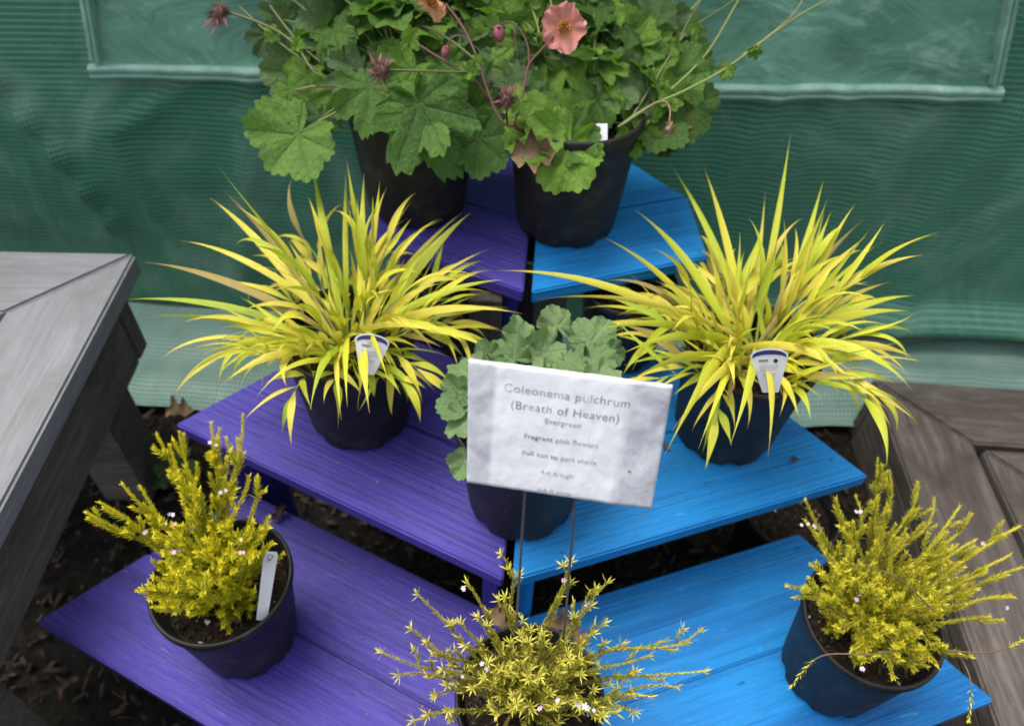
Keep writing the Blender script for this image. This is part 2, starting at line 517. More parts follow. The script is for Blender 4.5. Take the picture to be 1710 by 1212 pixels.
d = a.noise(v, 3.2, 6, 0.6, 1.2)
d2 = a.noise(a.coord('UV', (2.0, 3.0, 1)), 2.5, 5, 0.6, 2.0)
c = a.ramp(d, [(0.3, (0.085, 0.23, 0.15)), (0.55, (0.16, 0.37, 0.255)), (0.8, (0.25, 0.48, 0.36))])
c = a.mix(a.ramp(d2, [(0.54, 0.0), (0.74, 0.65)]), c, (0.42, 0.62, 0.54))
MAT['window'] = a.out(c, a.bump(a.noise(a.coord('UV', (1.3, 2.2, 1)), 4.0, 5, 0.5, 0.8), 0.8, 0.02))
a = M('welded_seam_film', 0.5, 0.4)
sp = a.n('ShaderNodeSeparateXYZ'); a.l(a.coord('UV'), sp.inputs[0])
fx = a.math('ABSOLUTE', a.math('SINE', a.math('MULTIPLY', sp.outputs[0], 520.0)))
fy = a.math('ABSOLUTE', a.math('SINE', a.math('MULTIPLY', sp.outputs[1], 420.0)))
q = a.math('MULTIPLY', fx, fy)
c = a.ramp(a.noise(a.coord('UV', (3, 6, 1)), 6, 5, 0.6), [(0.35, (0.10, 0.25, 0.17)), (0.62, (0.28, 0.48, 0.38)), (0.8, (0.42, 0.60, 0.54))])
c = a.mix(a.ramp(sp.outputs[1], [(0.0, 0.75), (0.0006, 0.0)]), c, (0.07, 0.23, 0.13))
c = a.mix(a.math('MULTIPLY', q, 0.35), c, (0.5, 0.66, 0.62))
MAT['seam'] = a.out(c, a.bump(q, 0.5, 0.001))

# sign
a = M('laminated_paper', 0.38, 0.5)
v = a.coord('Object')
w1 = a.noise(a.coord('Object', (14, 5, 5)), 3.0, 6, 0.62, 0.8)
w2 = a.noise(v, 45, 6, 0.6, 0.6)
w3 = a.noise(v, 16, 7, 0.7, 1.0)
sp = a.n('ShaderNodeSeparateXYZ'); a.l(v, sp.inputs[0])
edge = a.ramp(a.math('ADD', a.math('MULTIPLY', sp.outputs[0], 10.0), 0.5), [(0.0, 1.0), (0.18, 0.25), (0.27, 0.0), (0.80, 0.0)] )
strip = a.ramp(sp.outputs[0], [(0.0425, 0.0), (0.0435, 1.0)])
strip2 = a.ramp(a.math('MULTIPLY', sp.outputs[0], -1.0), [(0.052, 0.0), (0.054, 1.0)])
c = a.ramp(w3, [(0.3, (0.80, 0.80, 0.82)), (0.48, (0.88, 0.88, 0.90)), (0.7, (0.91, 0.91, 0.92))])
grime = a.math('MULTIPLY', a.math('MAXIMUM', a.math('MULTIPLY', strip, 0.8), a.math('MULTIPLY', strip2, 0.7)), a.ramp(w2, [(0.32, 0.9), (0.62, 0.25)]))
c = a.mix(a.math('MULTIPLY', a.math('MAXIMUM', strip, strip2), 0.18), c, (0.42, 0.43, 0.48))
c = a.mix(grime, c, (0.22, 0.23, 0.27))
n1 = a.bump(w1, 0.45, 0.0025)
n2 = a.bump(a.noise(v, 170, 4, 0.6), 0.3, 0.0008, n1)
MAT['sign'] = a.out(c, n2)
a = M('faded_print', 0.6, 0.2)
f1 = a.noise(a.coord('Object', (1, 1, 1)), 95, 4, 0.6)
MAT['print'] = a.out(a.ramp(f1, [(0.38, (0.19, 0.19, 0.21)), (0.55, (0.32, 0.32, 0.35)), (0.68, (0.62, 0.63, 0.66))]))
a = M('small_grey_print', 0.6, 0.2)
f1 = a.noise(a.coord('Object', (1, 1, 1)), 70, 3, 0.5)
MAT['printsmall'] = a.out(a.ramp(f1, [(0.40, (0.22, 0.22, 0.25)), (0.62, (0.50, 0.50, 0.54))]))
a = M('very_faded_print', 0.6, 0.2)
f1 = a.noise(a.coord('Object', (1, 1, 1)), 120, 4, 0.6)
MAT['print_faint'] = a.out(a.ramp(f1, [(0.34, (0.26, 0.26, 0.29)), (0.55, (0.56, 0.57, 0.61)), (0.7, (0.66, 0.67, 0.71))]))
MAT['wire'] = flat('grey_wire', (0.17, 0.17, 0.18), 0.45)
MAT['wire'].node_tree.nodes['Principled BSDF'].inputs['Metallic'].default_value = 0.6
MAT['tagwhite'] = flat('white_plastic_tag', (0.62, 0.63, 0.66), 0.35)
MAT['tagblue'] = flat('dark_blue_print', (0.02, 0.022, 0.13), 0.5)
MAT['ink'] = flat('black_ink', (0.02, 0.02, 0.025), 0.6)
MAT['inkgrey'] = flat('grey_print', (0.2, 0.2, 0.22), 0.6)

# ------------------------------------------------------------------ ground
def build_ground():
    n = 90
    xs = np.concatenate([[-40, -12, -4], np.linspace(-1.6, 1.8, n), [4, 12, 40]])
    ys = np.concatenate([[-40, -12, -4, -1.5], np.linspace(-0.4, 1.9, 70), [4, 12, 40]])
    vs = []
    for y in ys:
        for x in xs:
            inner = abs(x) < 1.8 and -0.5 < y < 1.9
            z = noise.noise(Vector((x * 9, y * 9, 0))) * 0.010 + noise.noise(Vector((x * 40, y * 40, 3))) * 0.004 if inner else 0
            vs.append((x, y, z - 0.012))
    fs = []
    W = len(xs)
    for j in range(len(ys) - 1):
        for i in range(W - 1):
            fs.append((j * W + i, j * W + i + 1, (j + 1) * W + i + 1, (j + 1) * W + i))
    o = link('ground', mesh('ground', vs, fs), MAT['ground'], smooth=True)
    tag(o, kind='structure')
    rng = random.Random(5)
    vs, fs = [], []
    for _ in range(5200):
        x, y = rng.uniform(-1.3, 1.2), rng.uniform(0.0, 1.25)
        L, Wd, T = rng.uniform(0.006, 0.030), rng.uniform(0.003, 0.011), rng.uniform(0.001, 0.004)
        rot = Euler((rng.gauss(0, .35), rng.gauss(0, .35), rng.uniform(0, 6.3))).to_matrix()
        b = len(vs)
        z = rng.uniform(-0.008, 0.006)
        for dx, dy, dz in ((-.5, -.5, 0), (.5, -.3, 0), (.4, .5, 0), (-.5, .4, 0), (-.3, -.3, 1), (.4, -.2, 1), (.3, .3, 1), (-.4, .3, 1)):
            q = rot @ Vector((dx * L, dy * Wd, dz * T))
            vs.append((x + q.x, y + q.y, z + q.z))
        fs += [(b + 4, b + 5, b + 6, b + 7), (b, b + 1, b + 5, b + 4), (b + 1, b + 2, b + 6, b + 5), (b + 2, b + 3, b + 7, b + 6), (b + 3, b, b + 4, b + 7)]
    o = link('bark_mulch', mesh('bark_mulch', vs, fs), MAT['chip'])
    tag(o, 'dark bark mulch chips scattered over the soil under the stand', 'mulch', kind='stuff')
build_ground()

# ------------------------------------------------------------------ cloth wall
def ridge(x, z, p0, p1, wd, amp):
    (x0, z0), (x1, z1) = p0, p1
    dx, dz = x1 - x0, z1 - z0
    L = math.hypot(dx, dz)
    t = ((x - x0) * dx + (z - z0) * dz) / (L * L)
    d = abs((x - x0) * dz - (z - z0) * dx) / L
    e = max(0, -t, t - 1) * L
    return amp * math.exp(-(d / wd) ** 2 - (e / 0.05) ** 2)

def sstep(a, b, x):
    t = min(1, max(0, (x - a) / (b - a)))
    return t * t * (3 - 2 * t)

def wall_disp(x, z):
    d = noise.noise(Vector((x * 2.3 + z * 0.8, z * 0.9, 1.7))) * 0.026 + noise.noise(Vector((x * 7 + z * 2.5, z * 0.9, 5))) * 0.005
    d += noise.noise(Vector((x * 15 + z * 5, z * 0.6, 9))) * 0.0016
    d += ridge(x, z, (-0.97, 0.60), (-0.86, 0.26), 0.010, 0.026)
    d += ridge(x, z, (-0.74, 0.49), (-0.66, 0.54), 0.009, 0.018)
    d += ridge(x, z, (-0.50, 0.55), (-0.62, 0.10), 0.020, 0.014)
    d += ridge(x, z, (-0.40, 0.56), (-0.44, 0.15), 0.018, 0.012)
    d += ridge(x, z, (-0.80, 0.48), (-0.72, 0.12), 0.022, 0.012)
    for k, xx in enumerate((0.33, 0.45, 0.62, 0.78, 0.92)):
        d += ridge(x, z, (xx + 0.10, 0.58), (xx - 0.05, 0.12), 0.020, 0.013)
    return d

def build_cloth():
    root = empty('greenhouse_wall', (0, 1.27, 0), 'green reinforced plastic film wall with a clear window panel, hanging behind the plant stand', 'plastic wall')
    NX, NZ = 200, 130
    vs, fs, uv = [], [], []
    xs = [(-2.6 + 5.2 * i / NX) for i in range(NX + 1)]
    for j in range(NZ + 1):
        z = 0.025 + 1.9 * j / NZ
        for x in xs:
            lo = 1 - sstep(0.0, 0.10, z)
            y = 1.27 - wall_disp(x, z)
            rr = sstep(0.35, 0.6, x)
            bulge = rr * 0.055 * math.exp(-((z - 0.085) / 0.035) ** 2)
            vs.append((x, y - bulge, z))
            uv.append((x, z))
    W = NX + 1
    for j in range(NZ):
        for i in range(NX):
            fs.append((j * W + i, j * W + i + 1, (j + 1) * W + i + 1, (j + 1) * W + i))
    link('wall_film', mesh('wall_film', vs, fs, uv), MAT['cloth'], root, smooth=True)
    # flap lying out on the ground
    vs, fs, uv = [], [], []
    NF = 34
    for j in range(NF + 1):
        t = j / NF
        for x in xs:
            fr = 0.985 + 0.02 * math.sin(x * 3.1) + 0.012 * noise.noise(Vector((x * 5, 0, 0)))
            y = 1.262 - wall_disp(x, 0.03) - t * (1.262 - fr)
            z = 0.026 - 0.012 * t + 0.012 * noise.noise(Vector((x * 3.0, t * 3, 2))) + 0.005 * noise.noise(Vector((x * 11, t * 6, 2)))
            rr = sstep(0.3, 0.6, x)
            z += rr * 0.022 * math.exp(-((t - 0.72) / 0.14) ** 2) + rr * 0.014 * math.exp(-((t - 0.4) / 0.1) ** 2)
            z = max(z, 0.004)
            vs.append((x, y, z))
            uv.append((x, -t * 0.28))
    for j in range(NF):
        for i in range(NX):
            fs.append((j * W + i, (j + 1) * W + i, (j + 1) * W + i + 1, j * W + i + 1))
    link('ground_flap', mesh('ground_flap', vs, fs, uv), MAT['flap'], root, smooth=True)
    # window film and welded seams
    def quad(x, t):    # x 0..1 across, t 0..1 up
        zb = 0.586 + (0.627 - 0.586) * x
        z = zb + t * 1.0
        xl = -0.762 + 0.20 * (z - 0.586) 
        xr = 0.812 - 0.30 * (z - 0.627)
        return xl + (xr - xl) * x, z
    vs, fs, uv = [], [], []
    A, B = 150, 90
    for j in range(B + 1):
        for i in range(A + 1):
            x, z = quad(i / A, j / B)
            d = wall_disp(x, z)
            cr = noise.noise(Vector((x * 5, z * 8, 4))) * 0.008 + noise.noise(Vector((x * 13, z * 17 + x * 8, 8))) * 0.003
            vs.append((x, 1.27 - d - 0.010 - cr * 0.8, z))
            uv.append((x, z))
    for j in range(B):
        for i in range(A):
            fs.append((j * (A + 1) + i, j * (A + 1) + i + 1, (j + 1) * (A + 1) + i + 1, (j + 1) * (A + 1) + i))
    link('window_film', mesh('window_film', vs, fs, uv), MAT['window'], root, smooth=True)
    def strip(p0, p1, wd, side):
        vs, fs, uv = [], [], []
        n = 120
        for i in range(n + 1):
            x = p0[0] + (p1[0] - p0[0]) * i / n
            z = p0[1] + (p1[1] - p0[1]) * i / n
            L = math.hypot(p1[0] - p0[0], p1[1] - p0[1])
            nx, nz = -(p1[1] - p0[1]) / L * side, (p1[0] - p0[0]) / L * side
            for k, (o_, h) in enumerate(((-0.5, 0.008), (-0.42, 0.022), (-0.05, 0.024), (0.0, 0.019), (0.05, 0.024), (0.42, 0.022), (0.5, 0.008))):
                xx, zz = x + nx * wd * o_, z + nz * wd * o_
                vs.append((xx, 1.27 - wall_disp(xx, zz) - h, zz))
                uv.append((L * i / n, wd * o_))
        for i in range(n):
            for k in range(6):
                fs.append((i * 7 + k, i * 7 + k + 1, (i + 1) * 7 + k + 1, (i + 1) * 7 + k))
        me = mesh('window_seam', vs, fs, uv)
        link('window_seam', me, MAT['seam'], root, smooth=True)
    q0, q1 = quad(0, 0), quad(1, 0)
    strip((q0[0] - 0.012, q0[1] + 0.006), (q1[0] + 0.012, q1[1] + 0.006), 0.027, 1)
    a0, a1 = quad(0, 0.028), quad(0, 1)
    strip(a0, a1, 0.021, 1)
    b0, b1 = quad(1, 0.028), quad(1, 1)
    strip(b0, b1, 0.021, 1)
build_cloth()

# ------------------------------------------------------------------ benches
def rot2(p, o, a):
    x, y = p[0], p[1]
    return (o[0] + x * math.cos(a) - y * math.sin(a), o[1] + x * math.sin(a) + y * math.cos(a))

def mitred(root, o, ang, sx, rows, wd, gap, z1, th, mat, name, ln_side, ln_back):
    """rows of mitred planks around an outer corner at o; sx=-1: bench runs to the left, +1 to the right"""
    for k in range(rows):
        a0 = k * (wd + gap); a1 = a0 + wd
        g = 0.002
        side = [(sx * a0, -a0 - g), (sx * a1, -a1 - g), (sx * a1, -ln_side), (sx * a0, -ln_side)]
        back = [(sx * (a0 + g), -a0), (sx * ln_back, -a0), (sx * ln_back, -a1), (sx * (a1 + g), -a1)]
        p = [rot2(q, o, ang) for q in side]
        if sx > 0: p = p[::-1]
        prism(name, p, z1 - th, z1, ang + PI / 2, mat, root, 0.004)
        p = [rot2(q, o, ang) for q in back]
        prism(name, p, z1 - th, z1, ang, mat, root, 0.004)

def bench_left():
    o = (-0.608, 0.925)
    ang = R(2.5)
    root = empty('wooden_bench', (o[0], o[1], 0), 'silver grey weathered wooden bench corner with mitred boards at the left edge', 'bench')
    z = 0.465
    mitred(root, o, ang, -1, 2, 0.142, 0.010, z, 0.038, MAT['greywood'], 'seat_board', 1.6, 1.1)
    # aprons under the boards
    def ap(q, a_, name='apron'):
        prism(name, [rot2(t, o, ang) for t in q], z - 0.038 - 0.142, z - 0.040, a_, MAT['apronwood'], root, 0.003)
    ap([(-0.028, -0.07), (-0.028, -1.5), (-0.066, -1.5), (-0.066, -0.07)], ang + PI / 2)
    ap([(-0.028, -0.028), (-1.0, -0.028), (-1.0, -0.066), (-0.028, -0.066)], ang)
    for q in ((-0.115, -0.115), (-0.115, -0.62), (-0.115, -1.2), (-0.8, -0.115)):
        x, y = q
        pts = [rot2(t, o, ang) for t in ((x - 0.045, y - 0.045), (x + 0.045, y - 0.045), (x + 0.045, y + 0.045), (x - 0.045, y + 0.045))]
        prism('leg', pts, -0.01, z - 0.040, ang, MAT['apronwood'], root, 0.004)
bench_left()

def deck_right():
    o = (0.722, 1.030)
    ang = R(-1.5)
    root = empty('low_wooden_deck', (o[0], o[1], 0), 'low brown weathered timber platform with mitred boards at the right edge', 'deck')
    z = 0.142
    mitred(root, o, ang, 1, 3, 0.148, 0.013, z, 0.040, MAT['brownwood'], 'deck_board', 1.4, 1.3)
    prism('fascia_board', [rot2(t, o, ang) for t in ((0.001, -0.04), (0.040, -0.04), (0.040, -1.35), (0.001, -1.35))], -0.01, z - 0.042, ang + PI / 2, MAT['brownwood'], root, 0.004)
    prism('fascia_board', [rot2(t, o, ang) for t in ((0.006, -0.006), (0.006, -0.038), (1.2, -0.038), (1.2, -0.006))], -0.01, z - 0.042, ang, MAT['brownwood'], root, 0.004)
deck_right()

# ------------------------------------------------------------------ tiered stand
F = {1: Vector((0.0056, 0.1337, 0)), 2: Vector((0.0071, 0.4260, 0)), 3: Vector((0.0162, 0.7504, 0))}
ZT = {1: 0.2215, 2: 0.3956, 3: 0.5732}
def dv(a): return Vector((math.cos(R(a)), math.sin(R(a)), 0))
SEAM = dv(88.0)
def half_stand(side):
    purple = side < 0
    u = dv(155.67) if purple else dv(20.41)
    e = dv(44.1) if purple else dv(130.5)
    mat = MAT['purple'] if purple else MAT['blue']
    n = Vector((-u.y, u.x, 0))
    if n.y < 0: n = -n
    root = empty('plant_stand', (F[2].x + side * 0.15, 0.7, 0), 'purple painted wooden tiered plant stand, left half of the stepped display' if purple
                 else 'bright blue painted wooden tiered plant stand, right half of the stepped display', 'plant stand')
    L = {1: 0.705 if purple else 0.702, 2: 0.522, 3: 0.360 if purple else 0.364}
    W = {1: [0.0, 0.148, 0.299], 2: [0.0, 0.150, 0.303], 3: [0.0, 0.143, 0.286, 0.425]}
    TH = 0.022
    for k in (1, 2, 3):
        z = ZT[k]
        ws = W[k]
        for i in range(len(ws) - 1):
            w0, w1 = ws[i], ws[i + 1] - 0.0015
            off = u * 0.006
            a0 = F[k] + off + SEAM * (w0 / SEAM.dot(n)); a1 = F[k] + off + SEAM * (w1 / SEAM.dot(n))
            b0 = F[k] + u * L[k] + e * (w0 / e.dot(n)); b1 = F[k] + u * L[k] + e * (w1 / e.dot(n))
            if k == 3 and i == 0: b0 = F[k] + u * 0.272      # clipped front corner of the top shelf
            pts = [b0, a0, a1, b1] if purple else [a0, b0, b1, a1]
            ang = math.atan2(-u.y, -u.x) if purple else math.atan2(u.y, u.x)
            dz = (0.0, -0.0012, 0.0008)[i]
            o = prism('shelf_board', [(p.x, p.y) for p in pts], z - TH + dz, z + dz, ang, mat, root, 0.0025)
        # upright planks: by the seam and under the outer end; front and rear
        tot = ws[-1]
        def plank(c, dirv_, wd, th, z0, z1, m_, nm='upright'):
            d = dirv_; q = Vector((-d.y, d.x, 0))
            pts = [c - d * wd / 2 - q * th / 2, c + d * wd / 2 - q * th / 2, c + d * wd / 2 + q * th / 2, c - d * wd / 2 + q * th / 2]
            bm = box_bm(z1 - z0, th, wd, 0.002)
            me = bm_mesh(nm, bm)
            me.materials.append(m_)
            ob = bpy.data.objects.new(nm, me)
            COL.objects.link(ob)
            ob.matrix_world = Matrix.Translation((c.x, c.y, (z0 + z1) / 2)) @ Matrix((( 0, q.x, d.x), (0, q.y, d.y), (1, 0, 0))).to_4x4()
            ob.parent = root
            ob.matrix_parent_inverse = wmat(root).inverted()
        zt = z - TH - 0.002
        c = F[k] + u * 0.026 + SEAM * 0.075
        plank(c, SEAM, 0.085, 0.021, 0.0, zt, mat)
        c = F[k] + u * 0.026 + SEAM * (tot / SEAM.dot(n) - 0.08)
        plank(c, SEAM, 0.085, 0.021, 0.0, zt, mat if k < 3 else MAT['darkwood'])
        c = F[k] + u * (L[k] - (0.03 if k > 1 else 0.10)) + e * (0.06 if (k == 3 or purple) and k > 1 else 0.20 if k == 2 else 0.09)
        if k == 3: c = F[k] + u * 0.235 + e * 0.08
        plank(c, e, 0.085, 0.021, 0.0, zt, mat if k != 2 or purple else MAT['darkwood'])  # blue middle upright coloured dark in place of under-shelf shade
        if k == 1:
            c = F[k] + u * (L[k] - 0.10) + e * 0.24
            plank(c, e, 0.085, 0.021, 0.0, zt, mat)
        if k == 3:      # bare wood back post on purple side; blue side's boards added as gap shade
            cc = P(811, 545, 1.07) if purple else P(915, 540, 1.09)
            plank(Vector((cc.x, cc.y, 0)), Vector((1, 0, 0)), 0.046, 0.022, 0.0, zt, MAT['darkwood'], 'back_post_or_shade_fill')
            if not purple:  # added dark board standing in for shade between the uprights
                cc = P(882, 540, 1.15)
                plank(Vector((cc.x, cc.y, 0)), Vector((1, 0, 0)), 0.075, 0.020, 0.0, zt, MAT['darkwood'], 'back_post_or_shade_fill')
        # cross rail under the rear edge (bare wood)
        if k > 1:
            c0 = F[k] + u * 0.05 + SEAM * 0.02 + n * 0.18
            plank(c0 + u * (L[k] * 0.2), u, L[k] * 0.55, 0.019, zt - 0.09, zt, MAT['darkwood'], 'cross_rail')
    return root
half_stand(-1)
half_stand(1)

# ------------------------------------------------------------------ pots
def pot_parts(root, loc, s=1.0, rtop=0.0825, rbot=0.066, h=0.163, fill=0.82, seed=0, soil=True):
    rt, rb, H = rtop * s, rbot * s, h * s
    lip = 0.0042 * s
    body = rt - 0.0042 * s
    def wob(r, z, a):
        if z < 0.0125 * s and r > rb * 0.8:        # moulded feet / drain notches round the foot
            k = 0.5 + 0.5 * math.cos(a * 8)
            if k > 0.85: return r - 0.0028 * s, z + 0.004 * s * (k - 0.6)
        return r, z
    prof = [(0.0005, 0.004 * s), (rb * 0.7, 0.004 * s), (rb * 0.86, 0.001), (rb * 0.93, 0.0005), (rb * 0.965, 0.002 * s), (rb * 0.985, 0.006 * s), (rb, 0.012 * s),
            (rb + (body - rb) * 0.12, 0.012 * s + (H - 0.03 * s) * 0.11), (rb + (body - rb) * 0.5, H * 0.47), (body, H - 0.0155 * s),
            (body + 0.0008, H - 0.0145 * s), (rt - 0.0006, H - 0.0135 * s), (rt, H - 0.012 * s), (rt + 0.0004, H - 0.003 * s), (rt - 0.0006, H - 0.0008 * s), (rt - lip * 0.5, H), (rt - lip, H - 0.0008 * s),
            (rt - lip - 0.001, H - 0.010 * s), (body - 0.0032, H - 0.016 * s), (body - 0.0055 * s, H - 0.022 * s), (body - 0.006 * s, H - 0.03 * s), (body - 0.0085 * s, H - 0.034 * s), (rb + (body - rb) * (fill - 0.12) - 0.004, H * (fill - 0.12))]
    p = lathe('pot', prof, MAT['pot'], root, loc, 72, wob)
    if soil:
        rs = rb + (body - rb) * fill - 0.0045 * s
        zs = H * fill
        vs, fs = [], []
        rng = random.Random(seed)
        nr, na = 12, 40
        vs.append((0, 0, zs + 0.006))
        for i in range(1, nr + 1):
            for k in range(na):
                a = 2 * PI * k / na; r = rs * i / nr
                x, y = r * math.cos(a), r * math.sin(a)
                z = zs + 0.006 * (1 - (i / nr) ** 2) + noise.noise(Vector((x * 90, y * 90, seed))) * 0.004 * (1.0 if i < nr else 0.5)
                vs.append((x, y, z))
        for k in range(na):
            fs.append((0, 1 + k, 1 + (k + 1) % na))
        for i in range(nr - 1):
            for k in range(na):
                b = 1 + i * na
                fs.append((b + k, b + na + k, b + na + (k + 1) % na, b + (k + 1) % na))
        mi = [0] * len(fs)
        for _ in range(330):
            a = rng.uniform(0, 2 * PI); r = rs * 0.97 * math.sqrt(rng.random())
            x, y = r * math.cos(a), r * math.sin(a)
            sz = rng.uniform(0.001, 0.0042) * (1.8 if rng.random() < .08 else 1)
            b = len(vs)
            rot = Euler((rng.uniform(0, 6), rng.uniform(0, 6), rng.uniform(0, 6))).to_matrix()
            for q in ((-1, -.6, 0), (1, -.5, .1), (.8, .6, 0), (-.8, .7, .1), (0, 0, .9), (0, .1, -.8)):
                w_ = rot @ Vector((q[0] * sz, q[1] * sz * .7, q[2] * sz * .6))
                vs.append((x + w_.x, y + w_.y, zs + 0.006 * (1 - (r / rs) ** 2) + 0.001 + w_.z))
            nf = [(b, b + 1, b + 4), (b + 1, b + 2, b + 4), (b + 2, b + 3, b + 4), (b + 3, b, b + 4), (b + 1, b, b + 5), (b + 2, b + 1, b + 5), (b + 3, b + 2, b + 5), (b, b + 3, b + 5)]
            fs += nf
            mi += [2 if rng.random() < 0.05 else 1] * 8
        so = link('soil', mesh('soil', vs, fs, mi=mi), [MAT['soil'], MAT['chip'], MAT['perlite']], root, loc, smooth=False)
    return zs if soil else 0

# ------------------------------------------------------------------ golden grasses
def blade_mesh(p0, az, e0, L, wd, droop, side, rng):
    n = 13
    vs, fs, uv = [], [], []
    p = Vector(p0)
    d_az = side
    for i in range(n + 1):
        t = i / n
        el = e0 - droop * (t ** 1.4)
        a = az + d_az * t
        T = Vector((math.cos(a) * math.cos(el), math.sin(a) * math.cos(el), math.sin(el)))
        if i: p = p + T * (L / n)
        S = T.cross(Vector((0, 0, 1)))
        if S.length < 1e-3: S = Vector((math.sin(a), -math.cos(a), 0))
        S.normalize()
        tw = rng_tw * t
        Nn = S.cross(T).normalized()
        S2 = S * math.cos(tw) + Nn * math.sin(tw)
        N2 = S2.cross(T).normalized()
        w_ = wd * (0.28 + 0.72 * sstep(0, 0.34, t)) * (1 - sstep(0.35, 1.03, t) ** 0.9 * 0.97)
        f = w_ * 0.16
        vs += [p - S2 * w_ / 2 + N2 * f, p.copy(), p + S2 * w_ / 2 + N2 * f]
        uv += [(0, t), (0.5, t), (1, t)]
    for i in range(n):
        b = i * 3
        fs += [(b, b + 1, b + 4, b + 3), (b + 1, b + 2, b + 5, b + 4)]
    return vs, fs, uv
rng_tw = 0

def grass_plant(name, loc, label, seed, s, spec, nb, manual):
    global rng_tw
    rng = random.Random(seed)
    root = empty(name, loc, label, 'grass plant', 'golden ornamental grasses in black pots')
    zs = pot_parts(root, Vector(loc), s, seed=seed)
    c = Vector(loc) + Vector((0, 0, zs + 0.002))
    def add(p0, az, e0, L, wd, droop, side):
        vs, fs, uv = blade_mesh(p0, az, e0, L, wd, droop, side, rng)
        o = link('leaf_blade', mesh('leaf_blade', vs, fs, uv), MAT['blade'], root, smooth=True)
    lmax = spec
    ncul = nb // 5
    for i in range(ncul):
        az = 2 * PI * (i + rng.random()) / ncul
        up = rng.random()
        e0 = R(rng.uniform(22, 54)) if up < 0.72 else R(rng.uniform(58, 84))
        e0 = min(1.4, e0 + 0.42 * max(0, -math.sin(az)))
        Lc = rng.uniform(0.05, 0.120) * lmax(az)
        r = 0.060 * math.sqrt(rng.random())
        p = c + Vector((math.cos(az + rng.gauss(0, .5)) * r, math.sin(az + rng.gauss(0, .5)) * r, 0.0))
        droop = rng.uniform(0.5, 1.15) if up < 0.62 else rng.uniform(0.1, 0.6)
        path = [p.copy()]; dirs = []
        azd = rng.gauss(0, .25)
        for k in range(9):
            t = k / 8
            el = e0 - droop * t
            a_ = az + azd * t
            T = Vector((math.cos(a_) * math.cos(el), math.sin(a_) * math.cos(el), math.sin(el)))
            p = p + T * (Lc / 9); path.append(p.copy()); dirs.append((el, a_))
        tv, tf, tu = tube_np(path, [.0011 - .00006 * k for k in range(10)], 5)
        link('culm', mesh('culm', tv, tf, tu), MAT['culm'], root, smooth=True)
        sgn = rng.choice((-1, 1))
        nlv = rng.choice((4, 5, 5, 6))
        for q in range(nlv):
            t = 0.22 + 0.78 * q / (nlv - 1)
            k = min(8, int(t * 9))
            el, a_ = dirs[k]
            last = q == nlv - 1
            sgn = -sgn
            spread = 0 if last else sgn * rng.uniform(.25, .75)
            Lb = rng.uniform(.06, .120) * lmax(az) * (0.85 if q == 0 else 1)
            rng_tw = rng.gauss(0, 1.2)
            add(path[k + 1], a_ + spread, el + rng.uniform(-.05, .45), Lb, rng.uniform(.0058, .0112), rng.uniform(.40, 1.4) + (0.9 if rng.random() < .18 else 0), rng.gauss(0, .35))
    # blades aimed at the places where the photograph's longest ones end
    for (u, v, d, hgt, wd) in manual:
        tip = P(u, v, d)
        a = c + Vector((rng.gauss(0, .015), rng.gauss(0, .015), 0))
        mid = a.lerp(tip, 0.5) + Vector((0, 0, hgt))
        n = 14
        vs, fs, uv = [], [], []
        tw0 = rng.gauss(0, 0.6)
        for i in range(n + 1):
            t = i / n
            p = a * (1 - t) ** 2 + mid * 2 * t * (1 - t) + tip * t * t
            T = ((mid - a) * (1 - t) + (tip - mid) * t).normalized()
            S = T.cross(FWD).normalized()
            Nn = S.cross(T).normalized()
            tw = tw0 * t
            S2 = S * math.cos(tw) + Nn * math.sin(tw)
            N2 = S2.cross(T).normalized()
            w_ = wd * (0.35 + 0.65 * sstep(0, 0.35, t)) * (1 - sstep(0.5, 1.02, t) ** 1.1 * 0.97)
            vs += [p - S2 * w_ / 2 + N2 * w_ * .15, p, p + S2 * w_ / 2 + N2 * w_ * .15]
            uv += [(0, t), (0.5, t), (1, t)]
        for i in range(n):
            b = i * 3
            fs += [(b, b + 1, b + 4, b + 3), (b + 1, b + 2, b + 5, b + 4)]
        link('leaf_blade', mesh('leaf_blade', vs, fs, uv), MAT['blade'], root, smooth=True)
    return root

GLp = (-0.2112, 0.6736, ZT[2]); GRp = (0.3054, 0.6782, ZT[2])
def lenL(az):   # longer towards the left (az=180)
    return 0.98 + 0.16 * max(0, -math.cos(az)) + 0.06 * max(0, math.cos(az)) - 0.34 * max(0, -math.sin(az))
def lenR(az):
    return 1.06 + 0.10 * abs(math.cos(az)) - 0.34 * max(0, -math.sin(az))
gl = grass_plant('potted_golden_grass', GLp, 'golden yellow ornamental grass in a black pot on the purple middle shelf', 11, 1.05, lenL, 270,
    [(216, 500, .96, .05, .009), (232, 528, .94, .04, .009), (240, 438, .99, .06, .011), (300, 402, 1.0, .07, .009), (350, 330, 1.04, .06, .011),
     (372, 318, 1.06, .05, .008), (520, 268, 1.0, .05, .010), (578, 282, 1.0, .03, .007), (608, 288, 1.0, .03, .010), (640, 322, 1.0, .03, .009), (785, 356, 1.0, .04, .014), (776, 352, 1.05, .04, .007),
     (818, 415, 1.0, .04, .007), (840, 467, .95, .05, .010), (872, 524, .9, .06, .011), (782, 577, .86, .07, .010), (617, 690, .80, .09, .012),
     (570, 702, .80, .06, .008), (518, 684, .80, .08, .010), (425, 668, .82, .08, .007), (366, 646, .84, .07, .010), (325, 596, .88, .05, .009), (650, 642, .80, .08, .008), (580, 680, .80, .07, .009), (742, 560, .86, .05, .008)])
